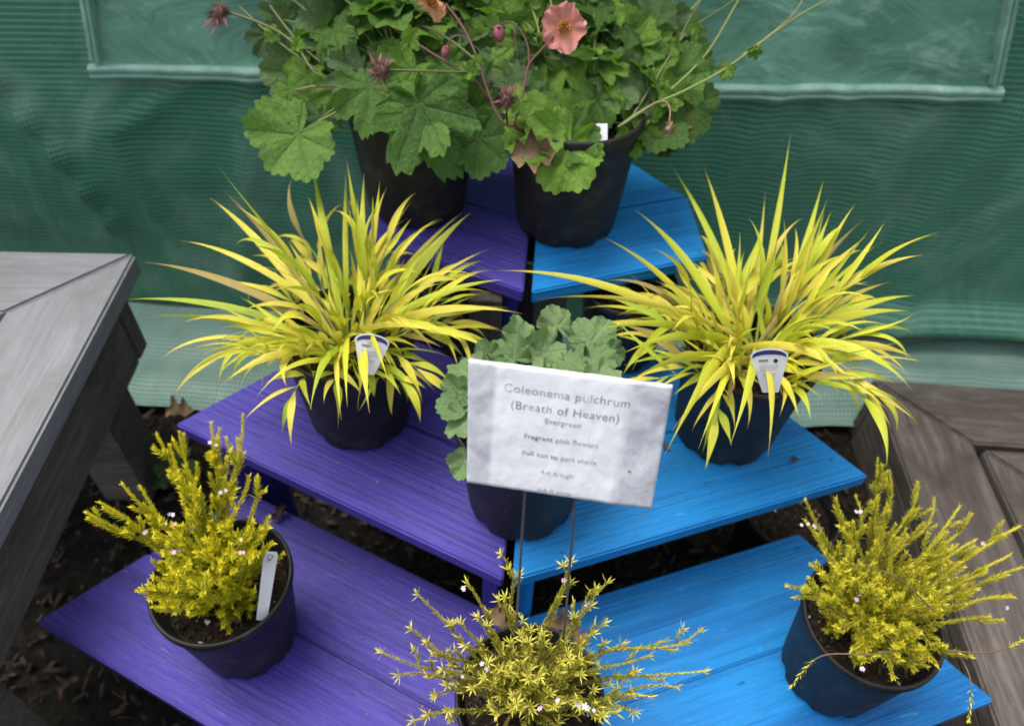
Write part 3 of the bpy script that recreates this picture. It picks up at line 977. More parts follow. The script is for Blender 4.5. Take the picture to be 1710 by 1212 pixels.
gr = grass_plant('potted_golden_grass', GRp, 'golden yellow ornamental grass in a black pot on the blue middle shelf', 23, 1.05, lenR, 270,
    [(1320, 225, 1.02, .01, .009), (1175, 278, 1.02, .03, .010), (1120, 275, 1.04, .04, .010), (1060, 350, 1.02, .05, .011), (1005, 395, .98, .05, .008), (830, 452, .93, .09, .010), (895, 500, .9, .08, .007), (985, 555, .86, .08, .009),
     (1040, 590, .84, .07, .012), (1058, 632, .82, .07, .012), (1110, 760, .76, .10, .013), (1122, 720, .78, .09, .010), (1220, 742, .77, .10, .011), (1282, 765, .77, .11, .011),
     (1166, 750, .77, .08, .008), (1405, 640, .84, .08, .010), (1435, 650, .84, .08, .010), (1522, 650, .87, .09, .013), (1534, 602, .9, .06, .010), (1528, 494, .98, .06, .011), (1480, 398, 1.02, .05, .008),
     (1440, 368, 1.04, .05, .009), (1375, 300, 1.05, .03, .009), (1520, 520, .96, .06, .012), (1490, 470, .98, .05, .009), (1278, 318, 1.04, .02, .006)])

# ------------------------------------------------------------------ lobed leaves
def leaf_mesh(name, kind, rng, seg=120, rings=9):
    """unit-size leaf, petiole end at the origin, tip along +x, upper face +z"""
    vs, fs, uv = [(0, 0, 0)], [], [(0.5, 0)]
    ph = [rng.uniform(0, 6.28) for _ in range(6)]
    cup = rng.uniform(-0.30, 0.22); fold = rng.uniform(-0.05, 0.40); rip = rng.uniform(0.06, 0.17)
    nl = 5 if kind == 'mantle' else 7
    asym = rng.uniform(-.08, .08)
    if kind == 'mantle': rip *= 1.7; cup = rng.uniform(0.05, 0.5)
    def rad(th):
        a = abs(th) / PI
        if kind == 'round':
            r = 0.86 + 0.14 * math.cos(th)
            r *= 1 - 0.62 * math.exp(-((1 - a) / 0.10) ** 2)
            r *= 0.90 + 0.17 * abs(math.cos(nl * th / 2)) ** 0.7
            r *= 1 + 0.085 * (abs(math.sin(th * 13.5 + ph[0])) - 0.5) + 0.05 * math.sin(th * 3 + ph[1])
        elif kind == 'sharp':
            r = 0.72 + 0.28 * math.cos(th)
            r *= 1 - 0.75 * math.exp(-((1 - a) / 0.14) ** 2)
            lob = abs(math.cos(nl * th / 2)) ** 0.8
            r *= 0.72 + 0.40 * lob
            saw = ((th * 4.4 + ph[0]) % 1.0)
            r *= 1 + 0.13 * (saw if th < 0 else 1 - saw) - 0.06
        else:
            r = 0.80 + 0.12 * math.cos(th)
            r *= 1 - 0.70 * math.exp(-((1 - a) / 0.09) ** 2)
            r *= 0.84 + 0.22 * abs(math.cos(nl * th / 2)) ** 0.6
            r *= 1 + 0.06 * (abs(math.sin(th * 11 + ph[0])) - 0.5)
        return r * (1 + asym * math.sin(th))
    for i in range(1, rings + 1):
        q = (i / rings) ** 0.85
        for k in range(seg):
            th = -PI + 2 * PI * (k + 0.5) / seg
            r = rad(th)
            # inner rings are rounder than the outline
            rr = q * (r * q + (1 - q) * (0.75 * (1 - 0.4 * math.exp(-((1 - abs(th) / PI) / 0.12) ** 2))))
            x, y = rr * math.cos(th), rr * math.sin(th)
            z = cup * rr * rr + fold * abs(y) * (0.5 + 0.5 * rr) * 0.8
            vd = abs(((th / (2 * PI) + 0.5) * nl) % 1.0 - 0.5)
            z += 0.16 * rr * (min(vd, 0.35)) * (2.0 if kind != 'sharp' else 1.3)
            z += rip * q ** 3 * math.sin(nl * th * 0.5 + ph[2]) + rip * 0.45 * q ** 4 * math.sin(9 * th + ph[3])
            z += 0.035 * noise.noise(Vector((x * 4 + ph[4], y * 4, 0))) + 0.014 * noise.noise(Vector((x * 14 + ph[4], y * 14, 3)))
            z -= 0.10 * max(0, rr * math.cos(th)) ** 2
            vs.append((x, y, z))
            uv.append((th / (2 * PI) + 0.5, q))
    for k in range(seg - 1):
        fs.append((0, 1 + k, 2 + k))
    for i in range(rings - 1):
        b = 1 + i * seg
        for k in range(seg - 1):
            fs.append((b + k, b + seg + k, b + seg + k + 1, b + k + 1))
    return mesh(name, vs, fs, uv)

rngL = random.Random(77)
PROTO = {k: [leaf_mesh('leaf', k, rngL) for _ in range(9)] for k in ('round', 'sharp', 'mantle')}
SHARED = {}
def place_leaf(root, kind, mat, pos, tip, nrm, size, rng, petiole_from=None, pm='stem_green', label=None):
    tip = Vector(tip).normalized(); nrm = Vector(nrm).normalized()
    tip = (tip - nrm * tip.dot(nrm)).normalized()
    y = nrm.cross(tip)
    idx = rng.randrange(9)
    key = (kind, idx, mat)
    if key not in SHARED:
        me = PROTO[kind][idx].copy(); me.name = 'leaf'
        me.materials.append(MAT[mat])
        me.polygons.foreach_set('use_smooth', [True] * len(me.polygons))
        SHARED[key] = me
    o = bpy.data.objects.new('leaf', SHARED[key])
    COL.objects.link(o)
    mm = Matrix((tip, y, nrm)).transposed().to_4x4()
    o.rotation_euler = mm.to_euler()
    o.location = pos
    o.scale = (size * rng.uniform(.94, 1.06), size * rng.uniform(.94, 1.08), size)
    o.parent = root
    o.matrix_parent_inverse = wmat(root).inverted()
    if label: o['label'] = label
    if petiole_from is not None:
        a = Vector(petiole_from); b = Vector(pos)
        mid = a.lerp(b, 0.55) + Vector((0, 0, 0.25 * (b - a).length))
        b2 = b + tip * 0.002 - nrm * 0.001
        pts = [a * (1 - t) ** 2 + mid * 2 * t * (1 - t) + b2 * t * t for t in (0, .14, .28, .42, .56, .7, .85, 1)]
        tube('petiole', pts, 0.0017, 0.0011, MAT[pm], root, 5, 1)
    return o

# --- geum plants on the top shelf
S2 = 1.1078
MLp = Vector((-0.1532, 0.9429, ZT[3])); MRp = Vector((0.0687, 0.9164, ZT[3]))
geum_l = empty('potted_geum', MLp, 'large leafy geum in a black pot, left on the top shelf, with bristly seed heads', 'potted plant', 'geum plants on the top shelf')
zsL = pot_parts(geum_l, MLp, S2, seed=3)
geum_r = empty('potted_geum', MRp, 'leafy geum with an open salmon pink flower, black pot, right on the top shelf', 'potted plant', 'geum plants on the top shelf')
zsR = pot_parts(geum_r, MRp, S2, seed=4)
cL = MLp + Vector((0, 0, zsL)); cR = MRp + Vector((0, 0, zsR))
rg = random.Random(9)
def view_n(u, v, up=0.5, jit=0.25, side=0.0):
    r = (CAM - P(u, v, 1)).normalized()
    return (r * (1 - up) + Vector((0, 0, 1)) * up + Vector((rg.gauss(0, jit) + side, rg.gauss(0, jit * .6), rg.gauss(0, jit * .5)))).normalized()
def gl_leaf(root, c, u, v, d, px, ang, kind, mat, up=0.25, jit=0.12, pet=True, label=None, side=0.0):
    """u,v: where the petiole joins the blade; px: radius in photo pixels"""
    pos = P(u, v, d)
    size = px / FPX * d * (0.80 if kind == 'round' else 0.92 if kind == 'sharp' else 0.72)
    return place_leaf(root, kind, mat, pos, imgdir(ang), view_n(u, v, up, jit, side), size, rg, c + Vector((rg.gauss(0, .02), rg.gauss(0, .02), 0.0)) if pet else None, label=label)

dLf = dep(cL) - 0.10      # just in front of the left pot
dRf = dep(cR) - 0.10
manL = [ # u, v, depth, px, tip angle, kind, mat
 (498, 226, .95, 96, 128, 'round', 'geum'), (505, 120, 1.02, 82, 178, 'round', 'geum2'), (478, 195, .99, 46, 205, 'round', 'geum'), (486, 150, .98, 46, 60, 'round', 'geumlight'),
 (535, 195, .97, 44, 75, 'round', 'geum2'), (618, 145, .93, 78, 96, 'sharp', 'geum'), (600, 118, .96, 60, 150, 'sharp', 'geum2'), (565, 150, .97, 60, 100, 'sharp', 'geumlight'),
 (700, 176, .90, 118, 62, 'sharp', 'geum'), (712, 182, .905, 92, 118, 'sharp', 'geum'), (800, 232, .95, 76, 95, 'round', 'geum'), (790, 190, .97, 60, 60, 'round', 'geum'),
 (690, 118, .93, 70, 120, 'sharp', 'geumlight'), (740, 110, .94, 66, 60, 'sharp', 'geum'), (765, 128, .95, 62, 100, 'sharp', 'geum2'), (655, 85, .97, 62, 80, 'sharp', 'geum2'),
 (560, 60, 1.0, 66, 200, 'sharp', 'geum2'), (590, 30, 1.02, 76, 250, 'sharp', 'geum2'), (520, 20, 1.04, 60, 260, 'sharp', 'geum2'), (530, 85, 1.0, 50, 250, 'round', 'geumlight'), (640, 20, 1.02, 70, 300, 'round', 'geum'),
 (600, 90, .98, 64, 200, 'sharp', 'geum'), (700, 40, .99, 72, 280, 'round', 'geumlight'), (770, 20, 1.0, 76, 300, 'round', 'geum'), (780, 70, .96, 56, 20, 'sharp', 'geum'), (725, 70, .98, 52, 160, 'sharp', 'geum2'), (475, 35, 1.03, 44, 200, 'sharp', 'geum2'), (445, 60, 1.0, 38, 120, 'sharp', 'geum2'),
 (830, 60, .97, 60, 110, 'round', 'geumlight'), (815, 110, .95, 66, 70, 'sharp', 'geumlight'), (560, 110, .99, 46, 170, 'sharp', 'geum')]
for (u, v, d, px, an, kd, mt) in manL:
    gl_leaf(geum_l, cL, u, v, d, px, an, kd, mt)
manR = [
 (900, 212, .93, 70, 150, 'round', 'geumlight'), (948, 245, .925, 92, 118, 'round', 'geumlight'), (950, 225, .93, 70, 50, 'round', 'geum'), (935, 190, .95, 60, 20, 'round', 'geumlight'),
 (880, 195, .92, 66, 300, 'sharp', 'geumlight'), (845, 100, .95, 62, 95, 'sharp', 'geum2'), (870, 30, .99, 70, 200, 'round', 'geumlight'), (900, 20, .99, 74, 250, 'round', 'geumlight'), (985, 30, 1.0, 62, 70, 'round', 'geum'),
 (965, 130, .97, 60, 190, 'round', 'geumlight'), (1010, 120, .97, 56, 30, 'round', 'geumlight'), (1060, 75, .98, 70, 200, 'round', 'geumlight'), (1070, 70, .98, 62, 340, 'round', 'geum'), (1085, 90, .985, 56, 20, 'round', 'geumlight'),
 (1030, 130, .98, 70, 60, 'sharp', 'geum2'), (1000, 165, .96, 60, 120, 'round', 'geum'), (1060, 165, .98, 62, 80, 'round', 'geum2'), (1120, 130, 1.0, 80, 50, 'round', 'geum'), (1135, 175, 1.0, 74, 40, 'round', 'geum'),
 (1110, 200, .99, 78, 92, 'round', 'geumolive'), (1140, 110, 1.03, 60, 10, 'round', 'geum'), (1105, 45, 1.02, 56, 280, 'round', 'geum2'), (1060, 25, 1.02, 50, 190, 'round', 'geum2'), (905, 155, .95, 56, 150, 'sharp', 'geum'),
 (865, 150, .95, 56, 250, 'sharp', 'geum2'), (1000, 80, 1.0, 56, 260, 'round', 'geum'), (930, 100, .99, 56, 210, 'round', 'geum'), (1080, 200, .98, 46, 200, 'round', 'geum2'), (1140, 60, 1.04, 44, 300, 'sharp', 'geum2')]
for (u, v, d, px, an, kd, mt) in manR:
    gl_leaf(geum_r, cR, u, v, d, px, an, kd, mt)
# inner leaves filling the crowns
for root, c, n, sp in ((geum_l, cL, 60, 0.15), (geum_r, cR, 56, 0.135)):
    for i in range(n):
        az = rg.uniform(0, 2 * PI); el = R(rg.uniform(12, 85)); rr = sp * rg.uniform(0.45, 1.25)
        d = Vector((math.cos(az) * math.cos(el), math.sin(az) * math.cos(el), math.sin(el)))
        pos = c + Vector((d.x * rr, d.y * rr, 0.045 + d.z * rr * 1.1))
        if pos.y < c.y - 0.03: pos.z += 0.035
        lim = max(dep(c) - 0.055, 0.965)
        if dep(pos) < lim: pos += FWD * (lim - dep(pos) + rg.uniform(0, .03))
        nrm = (d + Vector((0, -0.25, 0.8)) + Vector((rg.gauss(0, .3), rg.gauss(0, .3), 0))).normalized()
        tip = Vector((d.x, d.y, -0.1)) + Vector((rg.gauss(0, .4), rg.gauss(0, .4), 0))
        place_leaf(root, rg.choice(('round', 'sharp', 'sharp')), rg.choice(('geum', 'geumlight', 'geum2', 'geumlight')), pos, tip, nrm, rg.uniform(0.028, 0.05), rg, c + Vector((rg.gauss(0, .018), rg.gauss(0, .018), 0)))

# --- stems, flowers, seed heads
def stem(root, pts, mat, r0=0.0018, r1=0.0013, name='stem'):
    return tube(name, [P(u, v, d) for (u, v, d) in pts], r0, r1, MAT[mat], root, 6, 5)
D0 = 0.905
stem(geum_l, [(591, -12, .99), (640, 34, .96), (685, 66, .94), (765, 116, .92), (784, 123, .915), (820, 170, .93)], 'stem_red')
stem(geum_l, [(632, -12, 1.0), (668, 31, .97), (727, 52, .95), (792, 100, .93), (820, 150, .95)], 'stem_olive')
stem(geum_l, [(645, 117, .853), (700, 119, .88), (784, 121, .915)], 'stem_olive')
stem(geum_r, [(744, 7, .93), (768, 38, .92), (785, 69, .91), (799, 104, .905), (810, 139, .905), (827, 184, .905), (844, 208, .905), (860, 211, .91)], 'stem_red')
stem(geum_r, [(878, 222, .93), (860, 209, .905), (869, 174, .90), (878, 134, .90), (883, 109, .90), (900, 88, .90), (925, 62, .905)], 'stem_red', .0021, .0015)
stem(geum_r, [(883, 109, .90), (882, 80, .90), (871, 54, .90), (853, 38, .90), (838, 40, .90), (834, 47, .90)], 'stem_red', .0014, .001)
stem(geum_r, [(864, 60, .90), (858, 52, .9), (866, 100, .905)], 'stem_red', .001, .0008)
stem(geum_r, [(847, 207, .905), (846, 190, .875), (847, 176, .862)], 'stem_red', .0013, .0013)
stem(geum_r, [(785, 69, .91), (768, 60, .91), (753, 66, .91), (746, 80, .91)], 'stem_red', .0012, .001)
stem(geum_l, [(375, 18, .98), (449, 45, .98), (494, 76, .97), (525, 121, .96), (560, 133, .97), (600, 165, .98)], 'stem_olive')
stem(geum_l, [(400, 12, 1.0), (455, 62, .99), (508, 102, .98), (575, 150, .98)], 'stem_olive')
stem(geum_l, [(440, -5, 1.02), (494, 66, .99), (543, 111, .98), (600, 160, .98)], 'stem_olive')
stem(geum_l, [(474, -12, 1.04), (543, 45, 1.0), (600, 110, .99)], 'stem_olive')
stem(geum_l, [(524, -12, 1.05), (550, 35, 1.02), (610, 120, 1.0)], 'stem_olive')
stem(geum_l, [(491, 159, .93), (519, 147, .94), (550, 145, .95), (585, 148, .96)], 'stem_red', .0008, .0012)
stem(geum_r, [(1032, 213, .95), (1085, 178, .95), (1143, 152, .96), (1216, 112, .97), (1316, 38, .99), (1392, -6, 1.01)], 'stem_green', .0021, .0014)
stem(geum_r, [(1240, 92, .975), (1290, 55, .985), (1325, 24, .99), (1345, -8, 1.0)], 'stem_brown', .0011, .0009)
stem(geum_r, [(1050, 205, .96), (1060, 189, .96), (1096, 131, .97), (1132, 73, .98), (1161, 44, .99), (1240, -8, 1.02)], 'stem_olive', .0019, .0013)
stem(geum_r, [(1075, 200, .97), (1107, 163, .975), (1179, 91, .99), (1238, -8, 1.02)], 'stem_green', .0019, .0014)
stem(geum_r, [(1132, 73, .98), (1150, 35, .99), (1176, -8, 1.0)], 'stem_olive', .0014, .001)
stem(geum_r, [(1040, 175, .99), (1080, 110, 1.0), (1114, 65, 1.01), (1172, -4, 1.03)], 'stem_green', .0016, .0013)
stem(geum_r, [(1020, 150, .99), (1036, 138, .98), (1075, 103, .98)], 'stem_green', .0022, .0018)
stem(geum_r, [(1062, 192, .955), (1085, 178, .945), (1098, 171, .94), (1113, 171, .94), (1119, 186, .94), (1117, 208, .94)], 'stem_brown', .0013, .001)
for (u, v, d) in ((1132, 73, .98), (1216, 112, .97), (1165, 44, .985), (1260, 82, .975), (869, 174, .90), (799, 104, .905), (685, 66, .94), (494, 76, .97), (455, 62, .985), (784, 121, .915), (1107, 163, .975)):
    for k in range(2):     # little leafy bracts on the stems
        place_leaf(geum_r if u > 840 else geum_l, 'sharp', 'geumlight', P(u, v, d - 0.002), imgdir(rg.uniform(0, 360)), view_n(u, v, 0.3, 0.5), rg.uniform(0.010, 0.018), rg)

def seed_head(root, u, v, d, px, mat='seed', sepdir=250, n=240, sep=True):
    c = P(u, v, d); r = px / FPX * d
    vs, fs = [], []
    rn = random.Random(int(u))
    for i in range(n):
        z = rn.uniform(-1, 1); a = rn.uniform(0, 2 * PI); q = math.sqrt(1 - z * z)
        dr = Vector((q * math.cos(a), q * math.sin(a), z))
        s_ = dr.orthogonal().normalized()
        L = r * rn.uniform(0.75, 1.15)
        b = len(vs)
        bend = s_ * r * rn.uniform(-.25, .25) + Vector((0, 0, -r * .1))
        wv = dr.cross(s_) * 0.0005
        vs += [c + dr * r * .15 - wv * 2, c + dr * r * .15 + wv * 2, c + dr * L * .6 + bend * .3 + wv, c + dr * L * .6 + bend * .3 - wv, c + dr * L + bend]
        fs += [(b, b + 1, b + 2, b + 3), (b + 3, b + 2, b + 4)]
    # core
    bm = bmesh.new(); bmesh.ops.create_icosphere(bm, subdivisions=2, radius=r * 0.42, matrix=Matrix.Translation(c))
    b = len(vs); bm.verts.ensure_lookup_table()
    vs += [vv.co.copy() for vv in bm.verts]; fs += [tuple(b + x.index for x in f.verts) for f in bm.faces]; bm.free()
    h = link('seed_head', mesh('seed_head', vs, fs), MAT[mat], root)
    if sep:
        for k in range(5):
            dr = imgdir(sepdir + rn.uniform(-75, 75)) * 1.0 - FWD * rn.uniform(-.3, .5)
            dr.normalize()
            s_ = dr.cross(FWD).normalized()
            L = r * rn.uniform(0.9, 1.35)
            cur = imgdir(rn.uniform(0, 360)) * r * .5
            pts = [c + dr * r * .3, c + dr * L * .6 + cur * .15, c + dr * L + cur * .7]
            wd = r * .11
            vv = [pts[0] - s_ * wd * .6, pts[0] + s_ * wd * .6, pts[1] - s_ * wd, pts[1] + s_ * wd, pts[2]]
            link('sepal', mesh('sepal', vv, [(0, 1, 3, 2), (2, 3, 4)]), MAT['sepal'], h)
    return h
seed_head(geum_l, 637, 118, .85, 27, sepdir=235)
seed_head(geum_l, 366, 22, .975, 26, sepdir=90, n=260)
seed_head(geum_r, 847, 166, .86, 22, sepdir=230)
seed_head(geum_r, 1117, 216, .90, 16, 'seed_tan', n=100, sep=False)

def flower(root, u, v, d, px, facing, mat, npet, lab, seed, skip=()):
    rn = random.Random(seed)
    c = P(u, v, d); r = px / FPX * d
    nrm = facing.normalized()
    X = nrm.orthogonal().normalized(); Y = nrm.cross(X)
    vs, fs = [], []
    fl = bpy.data.objects.new('flower', None)
    # the flower part is its receptacle cup with petals as sub-parts
    bm = bmesh.new(); bmesh.ops.create_icosphere(bm, subdivisions=2, radius=r * 0.20, matrix=Matrix.Translation(c - nrm * r * .12))
    head = link('flower', bm_mesh('flower', bm), MAT['sepal'], root, smooth=True)
    head['label'] = lab
    for k in range(npet):
        if k in skip: continue
        a0 = 2 * PI * k / npet + rn.uniform(-.08, .08)
        D = X * math.cos(a0) + Y * math.sin(a0); S = nrm.cross(D)
        vs, fs, uv = [], [], []
        NA, NB = 8, 10
        ph = rn.uniform(0, 6)
        for i in range(NA + 1):
            t = i / NA
            for j in range(NB + 1):
                s_ = (j / NB - 0.5) * 2
                half = r * 0.60 * math.sin(PI * min(1, (0.10 + 0.72 * t))) ** 0.8
                rt_ = t * r * (1.02 - 0.12 * abs(s_) ** 2.5 - 0.05 * math.cos(s_ * 6 + ph) * t)
                z = r * (0.30 * t ** 1.2 - 0.14 * t * t + 0.10 * s_ * s_ * t) + r * 0.15 * t ** 2 * math.sin(s_ * 6 + ph) + r * 0.06 * t ** 3 * math.sin(s_ * 13 + ph * 2) + k % 2 * 0.0008
                vs.append(c + D * (rt_ + r * .08) + S * half * s_ + nrm * z)
                uv.append((j / NB, t))
        for i in range(NA):
            for j in range(NB):
                b = i * (NB + 1) + j
                fs.append((b, b + 1, b + NB + 2, b + NB + 1))
        link('petal', mesh('petal', vs, fs, uv), MAT[mat], head, smooth=True)
    vs, fs = [], []
    mi = []
    for i in range(110):
        q = math.sqrt(rn.random()) * r * .34; a = rn.uniform(0, 6.283)
        b0 = c + (X * math.cos(a) + Y * math.sin(a)) * q * .4 + nrm * r * .02
        b1 = c + (X * math.cos(a) + Y * math.sin(a)) * q + nrm * r * (.30 - .2 * (q / (r * .34)) ** 2 + rn.uniform(-.05, .05))
        s_ = (b1 - b0).cross(X).normalized() * 0.0004
        e_ = (b1 - b0).normalized() * 0.0011; f_ = s_ * 2.2; g_ = e_.cross(f_).normalized() * 0.0009
        b = len(vs)
        vs += [b0 - s_, b0 + s_, b1 + s_, b1 - s_, b1 - f_, b1 + g_, b1 + f_, b1 - g_, b1 + e_]
        fs += [(b, b + 1, b + 2, b + 3), (b + 4, b + 5, b + 8), (b + 5, b + 6, b + 8), (b + 6, b + 7, b + 8), (b + 7, b + 4, b + 8)]
        mi += [0] + [0 if q > r * .2 else 1] * 4
    link('stamens', mesh('stamens', vs, fs, mi=mi), [MAT['stamen'], MAT['stamen_dark']], head)
    for k in range(5):
        a0 = 2 * PI * (k + .5) / 5
        D = X * math.cos(a0) + Y * math.sin(a0); S = nrm.cross(D)
        vv = [c + D * r * .12 - S * r * .13 - nrm * r * .12, c + D * r * .12 + S * r * .13 - nrm * r * .12, c + D * r * .6 - nrm * r * .22 + S * r * .06, c + D * r * .6 - nrm * r * .22 - S * r * .06, c + D * r * .95 - nrm * r * .30]
        link('sepal', mesh('sepal', vv, [(0, 1, 2, 3), (3, 2, 4)]), MAT['sepal'], head)
f1 = flower(geum_r, 943, 46, .895, 37, (CAM - P(943, 46, 1)) * 0.75 - cx * 0.35 - cy * 0.1, 'petal', 5, 'open salmon pink flower facing the camera', 3)
f2 = flower(geum_r, 722, 2, .925, 30, -cx * 0.6 - cy * 0.55 + (CAM - P(722, 0, 1)) * 0.25, 'petal2', 5, 'peach orange flower seen from the side, cut by the top edge', 8)

def bud(root, u, v, d, px, ang):
    c = P(u, v, d); r = px / FPX * d
    bm = bmesh.new(); bmesh.ops.create_uvsphere(bm, u_segments=14, v_segments=9, radius=r)
    D = imgdir(ang)
    q = D.to_track_quat('Z', 'Y').to_matrix().to_4x4()
    for vv in bm.verts:
        t = vv.co.z / r
        k = 1 - 0.35 * max(0, t) ** 2
        a = math.atan2(vv.co.y, vv.co.x)
        k *= 1 + 0.06 * math.cos(5 * a)
        vv.co.x *= .85 * k; vv.co.y *= .85 * k; vv.co.z *= 1.15
    bm.transform(Matrix.Translation(c) @ q)
    b = link('bud', bm_mesh('bud', bm), MAT['sepal'], root, smooth=True)
    for k in range(5):
        a0 = 2 * PI * k / 5
        X = D.orthogonal().normalized(); Y = D.cross(X)
        O = X * math.cos(a0) + Y * math.sin(a0); S = D.cross(O)
        pts = [c - D * r * .9 + O * r * .3, c - D * r * .5 + O * r * .9, c - D * r * .3 + O * r * 1.35]
        vv = [pts[0] - S * r * .3, pts[0] + S * r * .3, pts[1] + S * r * .25, pts[1] - S * r * .25, pts[2]]
        link('sepal', mesh('sepal', vv, [(0, 1, 2, 3), (3, 2, 4)]), MAT['sepal'], b)
bud(geum_r, 833, 57, .90, 13, 80)
bud(geum_r, 744, 87, .91, 9, 100)
# dry curled leaf hanging over the right pot's rim
def dry_leaf(root, u, v, d, px, ang, name='dry_leaf', label=None, cat=None, up=0.3, mat='deadleaf', flatn=None, seed=1, group=None):
    rn = random.Random(seed)
    pos = P(u, v, d) if not isinstance(u, Vector) else u
    size = px / FPX * (d if not isinstance(u, Vector) else 1)
    nrm = flatn or view_n(855 if isinstance(u, Vector) else u, 500 if isinstance(u, Vector) else v, up, .2)
    tip = imgdir(ang); tip = (tip - nrm * tip.dot(nrm)).normalized(); Y = nrm.cross(tip)
    vs, fs = [], []
    NA, NB = 12, 8
    curl = rn.uniform(1.2, 2.4)
    for i in range(NA + 1):
        t = i / NA
        for j in range(NB + 1):
            s_ = (j / NB - .5) * 2
            w_ = 0.36 * math.sin(PI * t) ** .7 * (1 + .5 * math.cos(t * 19 + seed)) + .01
            a = s_ * curl
            x = (t - .3) * 1.0; y = w_ * math.sin(a) / curl * 1.4; z = w_ * (1 - math.cos(a)) / curl * 1.4 + .10 * math.sin(t * 7 + seed) + .04 * noise.noise(Vector((t * 9, s_ * 4, seed)))
            vs.append(pos + (tip * x + Y * y + nrm * z) * size)
    for i in range(NA):
        for j in range(NB):
            b = i * (NB + 1) + j
            fs.append((b, b + 1, b + NB + 2, b + NB + 1))
    o = link(name, mesh(name, vs, fs), MAT[mat], root, smooth=True)
    if label: tag(o, label, cat, group)
    return o
dry_leaf(geum_r, 905, 258, .915, 75, 175, seed=3, label='curled brown dead leaf hanging over the pot rim')

# --- grey-green scalloped plant behind the sign
Cp = Vector((0.0207, 0.5469, ZT[2]))
cen = empty('potted_lady_mantle', Cp, 'small plant with scalloped grey green leaves, black pot, half hidden behind the white sign', 'potted plant')
zsC = pot_parts(cen, Cp, 1.05, seed=6)
cC = Cp + Vector((0, 0, zsC))
for (u, v, d, px, an, up, sd) in [(855, 600, .84, 64, 215, .5, -.3), (862, 560, .85, 50, 262, .1, .1), (905, 590, .86, 62, 285, .1, .5), (985, 572, .87, 74, 310, .35, .2), (990, 600, .85, 56, 40, .5, .4), (945, 605, .82, 60, 60, .8, 0), (905, 625, .80, 56, 110, .8, -.2), (1000, 625, .82, 56, 80, .7, .3),
    (790, 628, .80, 62, 215, .5, -.3), (775, 668, .78, 66, 170, .3, -.3), (778, 700, .765, 60, 135, .25, -.1), (785, 660, .78, 46, 60, .6, 0), (776, 770, .74, 46, 120, .1, 0), (930, 545, .89, 50, 250, .1, -.4), (1018, 590, .86, 40, 0, .6, .5), (815, 600, .83, 50, 240, .6, -.2), (850, 640, .80, 60, 100, .7, 0)]:
    gl_leaf(cen, cC, u, v, d, px, an, 'mantle', 'mantle', up, 0.30, side=sd)

# ------------------------------------------------------------------ golden needle shrubs
star_k = 1.0
def needles_on(vs, fs, uv, mi, path, spacing, nl, nw, ang, rng, v0, v1, star=0):
    """needle leaves round a path (list of Vectors)"""
    cum = [0]
    for i in range(1, len(path)): cum.append(cum[-1] + (path[i] - path[i - 1]).length)
    L = cum[-1]
    cnt = max(3, int(L / spacing))
    phi = rng.uniform(0, 6)
    k = 0
    for i in range(cnt + star):
        s_ = L * (i + .5) / cnt if i < cnt else L
        while k < len(path) - 2 and cum[k + 1] < s_: k += 1
        seg = path[k + 1] - path[k]
        t = min(1, (s_ - cum[k]) / max(1e-6, cum[k + 1] - cum[k]))
        p = path[k] + seg * t
        T = seg.normalized()
        X = T.orthogonal().normalized(); Y = T.cross(X)
        phi += 2.4
        a = ang * (1 - 0.35 * (s_ / L)) + rng.gauss(0, .15) if i < cnt else rng.uniform(.3, 1.5)
        O = X * math.cos(phi) + Y * math.sin(phi)
        D = T * math.cos(a) + O * math.sin(a)
        S = D.cross(T)
        if S.length < 1e-4: S = X.copy()
        S.normalize()
        Nn = S.cross(D)
        l = nl * rng.uniform(.65, 1.15) * (1.0 - .38 * (s_ / L) ** 2 if i < cnt else star_k * .75 if star_k <= 1 else star_k); w_ = nw * .5
        b = len(vs)
        m_ = p + D * l * .5
        vs += [p, m_ - S * w_ + Nn * w_ * .3, m_ + S * w_ + Nn * w_ * .3, p + D * l + T * l * .08]
        fs += [(b, b + 2, b + 3), (b, b + 3, b + 1)]
        c = v0 + (v1 - v0) * (s_ / L)
        r_ = rng.random()
        uv += [(r_, c * .85), (r_, c), (r_, c), (r_, min(1, c * 1.05))]
        mi += [1, 1]

